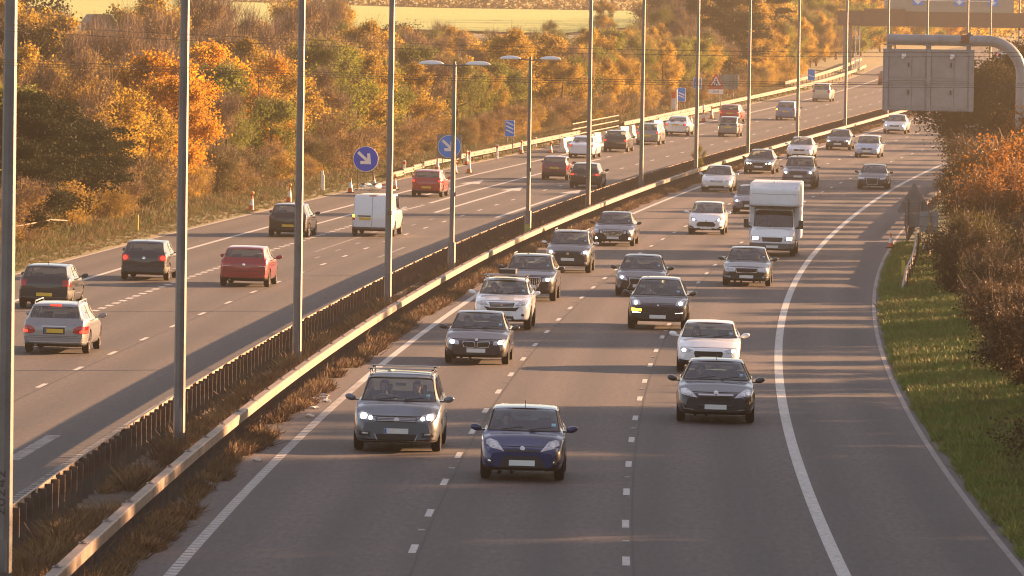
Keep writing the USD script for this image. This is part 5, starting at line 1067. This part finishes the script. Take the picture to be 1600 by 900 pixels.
V = oncoming('merc', 'saloon_car', 279.3, -5.25, 'saloon', 'dark', [
    ('headlamp', both([(.61, .58), (.66, .72), (.84, .735), (.86, .62), (.76, .56)]), clear_lens), ('inner_lamp', both([(.45, .545), (.48, .66), (.57, .67), (.56, .555)]), clear_lens), ('grille_surround', [[(-.44, .69), (.44, .69), (.45, .65), (.33, .455), (-.33, .455), (-.45, .65)]], chrome), ('grille', [[(-.41, .67), (.41, .67), (.42, .64), (.305, .475), (-.305, .475), (-.42, .64)]], trim, 1), slats(.37, .52, .63, 4, chrome, lift=2), ('fog_lamp', both(ell(.73, .34, .055, .05)), lamp_on), ('lower_intake', [trap(.5, .22, .45, .31)], trim), badge(.57, .07, 3)],
    'dark saloon with a large chrome grille and two low fog lamps lit', over=dict(L=4.87, W=1.85, H=1.46, nose=.75), hi=False)
plate_on(V, .37, band=False); disc_on(V)
V = oncoming('wfiesta', 'hatchback', 297.2, -2.09, 'hatch', 'white', [
    ('headlamp', both([(.38, .60), (.54, .78), (.70, .79), (.72, .70), (.58, .62)]), clear_lens), bulbs(.58, .69, .06), ('grille', [[(-.33, .59), (.33, .59), (.45, .48), (.40, .37), (-.40, .37), (-.45, .48)]], trim), slats(.36, .42, .55, 4, trim_gloss), ('lower_grille', [trap(.33, .22, .40, .30)], trim), ('fog_recess', both([(.52, .28), (.78, .33), (.76, .42), (.62, .36)]), trim), badge(.63, .045)],
    'small white hatchback with a wide black mouth, alone in the middle lane', over=dict(L=3.97, W=1.72, H=1.49, nose=.72, cowl=(.92, .97), ws=(1.78, 1.43)), hi=False)
plate_on(V, .31, band=False)
GEN = lambda lit=False, gm=trim, z=0.0: [('headlamp', both([(.45, .58 + z), (.50, .69 + z), (.78, .74 + z), (.80, .62 + z)]), clear_lens)] + ([bulbs(.66, .655 + z, .055)] if lit else []) + [('grille', [trap(.34, .56 + z, .40, .67 + z)], gm), ('lower_grille', [trap(.50, .25, .44, .36)], trim), badge(.63 + z, .045)]
V = oncoming('avensis', 'saloon_car', 363.7, -5.73, 'saloon', 'pale_silver', GEN(False, PAINT['silver']), 'silver saloon beside the near barrier below the eighth lamp post', over=dict(H=1.48)); plate_on(V, .45, band=False)
V = oncoming('a4b', 'saloon_car', 328.6, -1.68, 'saloon', 'gunmetal', GEN(True)[:-1] + [('big_grille', [[(-.36, .66), (.36, .66), (.30, .30), (-.30, .30)]], trim, 1)], 'grey saloon mostly hidden behind the white box van'); plate_on(V, .42, band=False)
V = oncoming('rr', 'off_roader', 374.0, -1.72, 'suv', 'gunmetal', [('headlamp', both(sl(.56, .90, .86, 1.04)), clear_lens), bulbs(.72, .95, .075), ('grille', [sl(-.50, .50, .84, 1.02)], trim), slats(.48, .88, .98, 3, steel_dull), ('bumper_strip', [sl(-.92, .92, .58, .66)], trim), ('lower_intake', [trap(.5, .36, .5, .46)], trim)],
    'square dark grey off-roader with lit lamps following the white box van', over=dict(L=4.95, W=1.95, H=1.86, nose=1.10, cowl=(1.25, 1.24), ws=(1.85, 1.74), belt=(1.14, 1.2), tail=(4.8, 1.25), roof_end=4.5, roofw=.70, zb=.30, r=.37)); plate_on(V, .72, band=False)
V = oncoming('a4', 'saloon_car', 376.8, 2.48, 'saloon', 'green_black', [('headlamp', both([(.44, .58), (.46, .68), (.80, .71), (.82, .60)]), clear_lens), ('grille_surround', [[(-.38, .70), (.38, .70), (.30, .28), (-.30, .28)]], steel), ('grille', [[(-.34, .66), (.34, .66), (.27, .31), (-.27, .31)]], trim, 1), ('side_intake', both(sl(.48, .80, .27, .36)), trim)], 'dark saloon with pale framed grille, alone next to the hard shoulder'); 
V = oncoming('bent', 'saloon_car', 400.1, -6.05, 'saloon', 'dark', [('headlamp', both(ell(.70, .66, .10, .09), ell(.50, .65, .07, .065)), clear_lens), bulbs(.70, .66, .07), ('inner_beam', both(ell(.50, .65, .045, .045)), lamp_on, 1), ('grille_surround', [trap(.36, .48, .40, .74)], steel), ('grille', [trap(.33, .50, .37, .715)], trim, 1), ('lower_intake', [trap(.55, .24, .5, .34)], trim)], 'dark luxury saloon with four round lamps beside the near barrier', over=dict(L=5.2, W=1.95, H=1.50, nose=.80)); plate_on(V, .45, band=False)
V = oncoming('silv', 'saloon_car', 432.4, -6.27, 'saloon', 'pale_silver', GEN(False), 'silver grey saloon just behind the square off-roader', over=dict(H=1.46))
V = oncoming('dark', 'saloon_car', 453.6, -5.59, 'saloon', 'charcoal', GEN(True), 'dark saloon with lit lamps far back beside the central reserve', over=dict(H=1.45)); plate_on(V, .45, band=False)
V = oncoming('prius', 'hatchback', 439.1, -2.24, 'hatch', 'ice_blue', GEN(False), 'pale blue hatchback far back in the middle lane', over=dict(L=4.45, W=1.76, H=1.50)); plate_on(V, .45, band=False)
V = oncoming('silv2', 'saloon_car', 494.8, -5.28, 'saloon', 'pale_silver', GEN(True), 'silver car with lit lamps, farthest of the oncoming cars, below the overhead sign', over=dict(H=1.46)); plate_on(V, .45, band=False)

# white box van: cab plus box body with a nose over the cab
V = oncoming('boxvan', 'box_van', 272.8, 1.95, 'van', 'van_white', [('headlamp', both([(.52, .66), (.52, .86), (.90, .86), (.93, .70)]), clear_lens), ('headlamp_beam', both(sl(.60, .84, .70, .83)), lamp_on, 1), ('grille', [trap(.40, .62, .44, .80)], trim), slats(.38, .66, .76, 3, steel_dull), ('bumper', [[(-.95, .22), (.95, .22), (.95, .56), (-.95, .56)]], M('bumper_grey', (.10, .10, .10), .7))],
    'white box van with its body overhanging the cab, headlamps lit', category='van', over=dict(L=5.2, W=1.96, H=2.02, nose=.96, cowl=(.85, 1.22), ws=(1.35, 1.90), roof_end=2.3, tail=(2.5, 1.25), deck=1.1, belt=(1.12, 1.12), wb=(.85, 4.1), r=.34, roofw=.80, panel_van=True), mirrors=trim)
plate_on(V, .41, band=False)
t_, k_, X_ = V
def rbox(x0, x1, y0, y1, z0, z1, r=.08):
    s = [m3.Manifold.sphere(r, 12).translate((x, y, z)) for x in (x0 + r, x1 - r) for y in (y0 + r, y1 - r) for z in (z0 + r, z1 - r)]
    return m3.Manifold.batch_hull(s)
bxm = rbox(-3.9, X_(2.05), -1.08, 1.08, .62, 3.10, .07) + m3.Manifold.batch_hull([rbox(X_(2.3), X_(2.0), -1.08, 1.08, 2.08, 3.10, .09), rbox(X_(1.6), X_(1.12), -1.06, 1.06, 2.08, 2.90, .16)])
obj('box_body', bxm, M('box_white', (.62, .66, .68), .4, vary=(1.5, (.54, .57, .59), .4, .7)), t_, smooth=35)
obj('box_trim', cat([box(.05, 2.0, .04, (X_(1.2), 0, 2.09)), box(.02, .02, .03, (X_(1.1), .95, 2.9))]), trim, t_)
for zz in (1.35, 2.08): obj('side_rail', cat([box(5.3, .012, .05, (-1.2, q * 1.084, zz)) for q in (-1, 1)]), steel, t_)
for yy in (-.55, .0, .55): obj('nose_seam', box(.012, .012, .72, (X_(1.105), yy, 2.55)), LK + 'bumper_grey', t_) if False else None
obj('nose_seam', box(.012, 1.9, .014, (X_(1.118), 0, 2.62)), LK + 'bumper_grey', t_)
obj('roof_ridge', box(3.2, .03, .015, (-1.0, -.05, 3.105)), steel, t_); obj('bulkhead', box(.04, 1.7, 1.2, (X_(2.0), 0, 1.4)), inner_m, t_)
for s in (-1, 1): obj('big_mirror', cat([box(.09, .20, .36, (X_(1.0), s * 1.17, 1.35)), tube([(X_(1.05), s * .93, 1.2), (X_(1.0), s * 1.1, 1.2)], .02, 5)]), trim, t_)

# ------------------------------------------------ far carriageway, seen from behind, nearest first
def away(key, name, y, off, kind, col, rear, label, **kw):
    v = vehicle(name, y, off, kind, col, [('headlamp', both([(.45, .60), (.50, .72), (.76, .76), (.78, .64)]), clear_lens)], rear, label, forward=True, **kw); CARS[key] = v; return v
V = away('wagon', 'estate_car', 176.9, -16.47, 'estate', 'silver', [
    ('tail_lamp', both([(.52, .61), (.55, .74), (.72, .80), (.90, .78), (.90, .58), (.62, .57)]), red_lens), ('brake_light', both([(.72, .60), (.90, .60), (.90, .68), (.72, .67)]), red_on, 1), ('bumper_crease', [sl(-.9, .9, .455, .465)], trim), ('bumper_trim', [sl(-.9, .9, .33, .35)], steel, 1), ('tailgate_handle', [sl(-.34, .34, .765, .79)], chrome),
    ('tailgate_seam', [[(-.70, .56), (-.66, .50), (.66, .50), (.70, .56), (.69, .56), (.655, .51), (-.655, .51), (-.69, .56)]], trim), ('plate_recess', [sl(-.30, .30, .56, .74)], trim_gloss)],
    'silver estate car with brake lights on, nearest car of the far carriageway', hi=True, spokes=7, over=dict(H=1.43)); plate_on(V, .65, True, True); rails(V, .05); exhaust(V)
t_, k_, X_ = V; obj('high_brake_light', box(.03, .32, .045, (X_(k_['roof_end'] + .02), 0, k_['H'] - .085)), red_on, t_)
V = away('dh', 'hatchback', 205.5, -20.15, 'hatch', 'charcoal', [('tail_lamp', both([(.60, .72), (.58, .92), (.82, .94), (.84, .72)]), red_lens), ('bumper', [[(-.9, .3), (.9, .3), (.9, .60), (-.9, .60)]], trim), ('tailgate_seam', [sl(-.6, .6, .635, .65)], trim_gloss), ('bumper_trim', [sl(-.8, .8, .36, .375)], steel_dull, 1)],
    'charcoal hatchback directly ahead of the silver estate on the far carriageway', hi=True, over=dict(L=4.24, W=1.76, H=1.43)); plate_on(V, .46, True, False); aerial(V, 3.2, .07)
V = away('golf', 'hatchback', 230.1, -19.68, 'hatch', 'charcoal', [('tail_lamp', both([(.50, .73), (.52, .90), (.66, .95), (.80, .93), (.80, .72), (.66, .70)]), red_lens), ('tail_light', both(ell(.68, .83, .085, .085)), red_on, 1), ('bumper', [[(-.9, .26), (.9, .26), (.9, .50), (-.9, .50)]], M('bumper_dark_grey', (.03, .03, .032), .6)), ('bumper_crease', [sl(-.8, .8, .60, .615)], trim), badge(.82, .06, 1)],
    'dark grey hatchback with round red tail lights left of the second lamp post', hi=True, over=dict(L=4.2, W=1.76, H=1.45)); aerial(V, 3.3, .05)
V = away('rgolf', 'hatchback', 227.1, -15.75, 'hatch', 'red', [('tail_lamp', both([(.44, .72), (.46, .84), (.80, .88), (.82, .72)]), red_lens), ('reverse_lamp', both(sl(.46, .80, .735, .755)), clear_lens, 1), ('bumper', [[(-.9, .22), (.9, .22), (.9, .33), (-.9, .33)]], trim), ('bumper_crease', [sl(-.84, .84, .555, .565)], trim_gloss), ('reflector', both(sl(.60, .78, .37, .40)), red_lens, 1), badge(.80, .06, 1)],
    'red hatchback between the second and third lamp posts', hi=True, over=dict(L=4.2, W=1.79, H=1.45)); exhaust(V)
V = away('bh', 'hatchback', 278.6, -19.5, 'hatch', 'black', [('tail_lamp', both([(.62, .78), (.60, .90), (.82, .92), (.84, .78)]), M('smoked_lens', (.05, .008, .008), .15, coat=1.0)), ('bumper_crease', [sl(-.8, .8, .62, .64)], trim), ('diffuser', [trap(.5, .28, .55, .38)], trim)],
    'black hatchback half hidden behind the third lamp post', over=dict(L=4.2, W=1.80, H=1.47)); plate_on(V, .50, True, False)
V = away('van', 'delivery_van', 282.4, -16.15, 'van', 'van_white', [('tail_lamp', both(sl(.76, .90, .72, .96)), red_lens), ('indicator', [sl(.77, .89, .84, .96)], amber_on, 1), ('bumper', [[(-.95, .22), (.95, .22), (.95, .42), (-.95, .42)]], M('bumper_grey', (.10, .10, .10), .7) if False else LK + 'bumper_grey'), ('door_seam', [sl(-.008, .008, .44, 1.84)], trim), ('handle_recess', [sl(.06, .64, .87, .93)], trim), ('high_brake_light', [sl(-.16, .16, 1.78, 1.83)], red_lens)],
    'white panel van with its left indicator on and a loaded roof rack', category='van', over=dict(panel_van=True, H=1.88)); plate_on(V, .79, True, False, .32)
t_, k_, X_ = V
for tt in (2.2, 3.6): obj('rack_bar', box(.06, 1.5, .05, (X_(tt), 0, 2.03)), steel, t_)
for s in (-1, 1): obj('rack_side', box(2.4, .05, .05, (X_(3.2), s * .72, 2.03)), steel, t_)
load_m = M('roof_load', (.52, .52, .48), .5)
for yy in (.48, -.02):
    q = trimesh.creation.icosphere(3, 1.0); q.vertices *= [1.2, .25, .13]; l = thing('canoe', P(0, 0), 0) if False else None
    obj('rolled_load', T(q, X_(3.2), yy, 2.2), load_m, t_, smooth=True); q2 = trimesh.creation.icosphere(2, 1.0); q2.vertices *= [.5, .15, .05]; obj('load_opening', T(q2, X_(3.9), yy, 2.31), trim, t_, smooth=True)
obj('barrier_board', box(.06, .45, .2, (X_(4.3), -.55, 2.22)), orange, t_); obj('barrier_board', box(.065, .45, .07, (X_(4.3), -.55, 2.22)), white, t_)
TL = lambda lit=False, z0=.70, z1=.92, y0=.55: [('tail_lamp', both([(y0, z0), (y0 + .02, z1 - .02), (.84, z1), (.86, z0)]), red_lens)] + ([('tail_light', both(ell(.70, (z0 + z1) / 2, .08, .05)), red_on, 1)] if lit else [])
V = away('rh', 'hatchback', 340.2, -19.68, 'hatch', 'bright_red', TL(True, .78, .96) + [('bumper', [trap(.8, .25, .8, .36)], trim)], 'bright red hatchback beside the pale blue arrow sign', over=dict(L=4.05, W=1.70, H=1.46)); plate_on(V, .52, True, False)
V = away('maroon', 'hatchback', 376.8, -16.37, 'hatch', 'maroon', TL(False, .62, .92, .66) + [('bumper', [trap(.85, .28, .85, .46)], trim)], 'old maroon hatchback with a square tail, just left of the seventh lamp post', over=dict(L=3.7, W=1.62, H=1.42, roofw=.64, tail=(3.62, .95), roof_end=3.4)); plate_on(V, .72, True, False)
V = away('blk', 'saloon_car', 363.1, -13.23, 'hatch', 'black', TL(True, .72, .88, .42) + [badge(.70, .05, 1)], 'black car with red tail lights behind the seventh lamp post, next to the far barrier', over=dict(L=4.4, W=1.80, H=1.45))
V = away('white', 'saloon_car', 421.3, -19.77, 'saloon', 'white', TL(True, .76, .92), 'white saloon passing the concrete blocks behind the seventh lamp post', over=dict(H=1.46)) 
V = away('dk', 'hatchback', 435.5, -19.24, 'hatch', 'charcoal', TL(True, .74, .90), 'dark hatchback passing the concrete blocks left of the eighth lamp post', over=dict(L=4.2, H=1.5))
V = away('gr', 'hatchback', 452.8, -19.13, 'hatch', 'grey', TL(True, .74, .98, .66), 'grey hatchback half hidden behind the eighth lamp post', over=dict(L=4.3, H=1.55)); plate_on(V, .66, True, False)
V = away('sil', 'saloon_car', 475.8, -19.92, 'saloon', 'pale_silver', TL(True, .74, .92), 'silver saloon passing the last concrete block', over=dict(H=1.45)); plate_on(V, .82, True, False)
V = away('rs', 'hatchback', 509.8, -20.0, 'hatch', 'bright_red', TL(True, .74, .92), 'red car with a sun-bleached roof just ahead of the small grey one', over=dict(L=4.2)); plate_on(V, .78, True, False)
V = away('gr2', 'hatchback', 476.3, -16.08, 'hatch', 'grey', TL(False, .74, .98, .70), 'small grey hatchback in the middle of the far carriageway near the ninth lamp post', over=dict(L=3.6, W=1.6, H=1.52)); plate_on(V, .72, True, False)
V = away('blue', 'hatchback', 520.4, -16.67, 'hatch', 'steel_blue', TL(False, .80, 1.0) + [('indicator', [sl(.66, .82, .84, .94)], amber_on, 1)], 'steel blue hatchback with its left indicator on behind the eleventh lamp post', over=dict(L=4.3, W=1.76, H=1.56)); plate_on(V, .72, True, False)
V = away('wm', 'people_carrier', 578.0, -19.83, 'mpv', 'beige', TL(False, .85, 1.1), 'pale beige people carrier far ahead below the small blue marker sign', over=dict(L=4.4, W=1.78, H=1.68)); plate_on(V, .90, True, False)
V = away('mar2', 'hatchback', 643.4, -19.37, 'hatch', 'maroon', TL(False), 'maroon car almost hidden behind the left edge of the overhead sign')
V = away('far', 'hatchback', 775.0, -12.6, 'hatch', 'pale_silver', TL(True), 'small silver car seen in the gap under the curved mast'); plate_on(V, .72, True, False)

# ------------------------------------------------ people seen dimly through the windscreens
skin = M('skin', (.55, .34, .26), .6); hair_m = M('hair', (.035, .022, .015), .7)
def seated_body(wheel):
    """one continuous figure sitting, arms forward; hip at the origin, facing +x"""
    S = lambda p, r: m3.Manifold.sphere(r, 14).translate(tuple(map(float, p)))
    J = dict(hip=((0, 0, 0), .15), waist=((-.04, 0, .20), .135), chest=((-.08, 0, .40), .15), neck0=((-.08, 0, .55), .062), neck1=((-.06, 0, .64), .055))
    out = []
    def bone(a, b): out.append(m3.Manifold.batch_hull([S(*a), S(*b)]))
    for a, b in (('hip', 'waist'), ('waist', 'chest'), ('chest', 'neck0'), ('neck0', 'neck1')): bone(J[a], J[b])
    for s in (-1, 1):
        sh, el, wr = ((-.08, s * .19, .47), .068), ((.12, s * .25, .26), .046), ((.36, s * (.15 if wheel else .2), .34 if wheel else .16), .032)
        bone(((-.08, s * .06, .46), .10), sh); bone(sh, el); bone(el, wr)
        for f in range(4): bone((np.array(wr[0]) + [.02, s * (-.03 + .02 * f) * .6, .0], .022), (np.array(wr[0]) + [.085 - .012 * abs(f - 1.4), s * (-.035 + .024 * f) * .7, .0 if wheel else -.01], .0095))
        bone((np.array(wr[0]) + [.01, -s * .02, 0], .018), (np.array(wr[0]) + [.05, -s * .05, .02], .011))
        hp, kn, an = ((.02, s * .09, -.02), .095), ((.44, s * .13, .08), .062), ((.66, s * .12, -.28), .042); bone(hp, kn); bone(kn, an); bone(an, ((.80, s * .13, -.30), .038))
    out.append(m3.Manifold.batch_hull([S((-.05, 0, .76), .088), S((-.035, 0, .70), .075), S((.02, 0, .655), .035)]))       # skull and jaw
    out.append(m3.Manifold.batch_hull([S((.045, 0, .75), .010), S((.068, 0, .715), .014), S((.04, 0, .705), .012)]))     # nose
    for s in (-1, 1): out.append(m3.Manifold.batch_hull([S((-.045, s * .088, .745), .016), S((-.045, s * .09, .71), .011)]))
    b = m3.Manifold.batch_boolean(out, m3.OpType.Add).refine_to_length(.035).to_mesh(); t = trimesh.Trimesh(b.vert_properties[:, :3], b.tri_verts, process=True)
    return trimesh.smoothing.filter_taubin(t, iterations=6)
BODY = {True: seated_body(True), False: seated_body(False)}
_hair = (m3.Manifold.sphere(.101, 20).translate((-.055, 0, .775)) - bx3(.0, .3, -.2, .2, .3, .80)) - bx3(-.3, .3, -.2, .2, .3, .70)
def person(car, seat, label, cloth, wheel):
    t, k, X = CARS[car]; sx = X(k['cowl'][0] + 1.12); yy = -.36 if wheel else .36; dz = (k['H'] - 1.48) * .75 if k['H'] < 1.9 else .25
    m = UsdGeom.XformCache().GetLocalToWorldTransform(t); w = m.Transform(Gf.Vec3d(sx + .0, yy, k['H'] - 1.03))
    rot = m.ExtractRotation().Decompose(Gf.Vec3d(0, 0, 1), Gf.Vec3d(1, 0, 0), Gf.Vec3d(0, 1, 0))[0]
    p = thing('person', w, rot, label=label, category='person')
    b = BODY[wheel].copy(); v = b.vertices; c = b.triangles_center; head = (c[:, 2] > .60) | ((c[:, 0] > .33) & (c[:, 2] > .12))
    g = UsdGeom.Mesh.Get(stage, obj('body', b, cloth, p, smooth=True).GetPath())
    idx = np.nonzero(head)[0]; sub = UsdGeom.Subset.CreateGeomSubset(g, 'skin', UsdGeom.Tokens.face, Vt.IntArray.FromNumpy(idx.astype(np.int32)), 'materialBind')
    UsdShade.MaterialBindingAPI.Apply(sub.GetPrim()).Bind(skin)
    obj('hair', _hair, hair_m, p, smooth=True)
c1, c2, c3, c4 = M('cloth_navy', (.05, .07, .14), .9), M('cloth_grey', (.18, .18, .18), .9), M('cloth_red', (.2, .04, .04), .9), M('cloth_pale', (.42, .40, .36), .9)
for ck, cl, lab in (('q5', c2, 'driver of the dark off-roader with the chrome barred grille'), ('lexus', c4, 'driver of the black saloon with the spindle grille'), ('ls', c1, 'driver of the older boxy dark green saloon'), ('qash', c2, 'driver of the dark crossover with pale mirror caps'), ('merc', c4, 'driver of the dark saloon with the large chrome grille'), ('wfiesta', c3, 'driver of the small white hatchback with the wide black mouth'), ('boxvan', c1, 'driver in the cab of the white box van'), ('avensis', c2, 'driver of the silver saloon beside the near barrier'), ('rr', c2, 'driver of the square dark grey off-roader'), ('a4', c1, 'driver of the dark saloon next to the hard shoulder')): person(ck, 0, lab, cl, True)
person('ls', 0, 'passenger beside the driver of the older boxy dark green saloon', c2, False); person('mpv', 0, 'front passenger in the grey people carrier', c1, False)
person('fiesta', 0, 'driver in a navy top at the wheel of the small dark blue hatchback', c1, True); person('mpv', 0, 'driver in grey clothes at the wheel of the grey people carrier', c2, True)
person('mondeo', 0, 'driver in a navy top dimly seen at the wheel of the nearest black hatchback', c1, True); person('a3', 0, 'driver in dark clothes at the wheel of the half hidden white hatchback', c2, True)
person('bmw', 0, 'driver in a pale top at the wheel of the dark brownish saloon', c4, True); person('macan', 0, 'driver with hands on the wheel of the sporty off-roader', c4, True); person('crv', 0, 'driver at the wheel of the white off-roader with the ski box', c1, True)
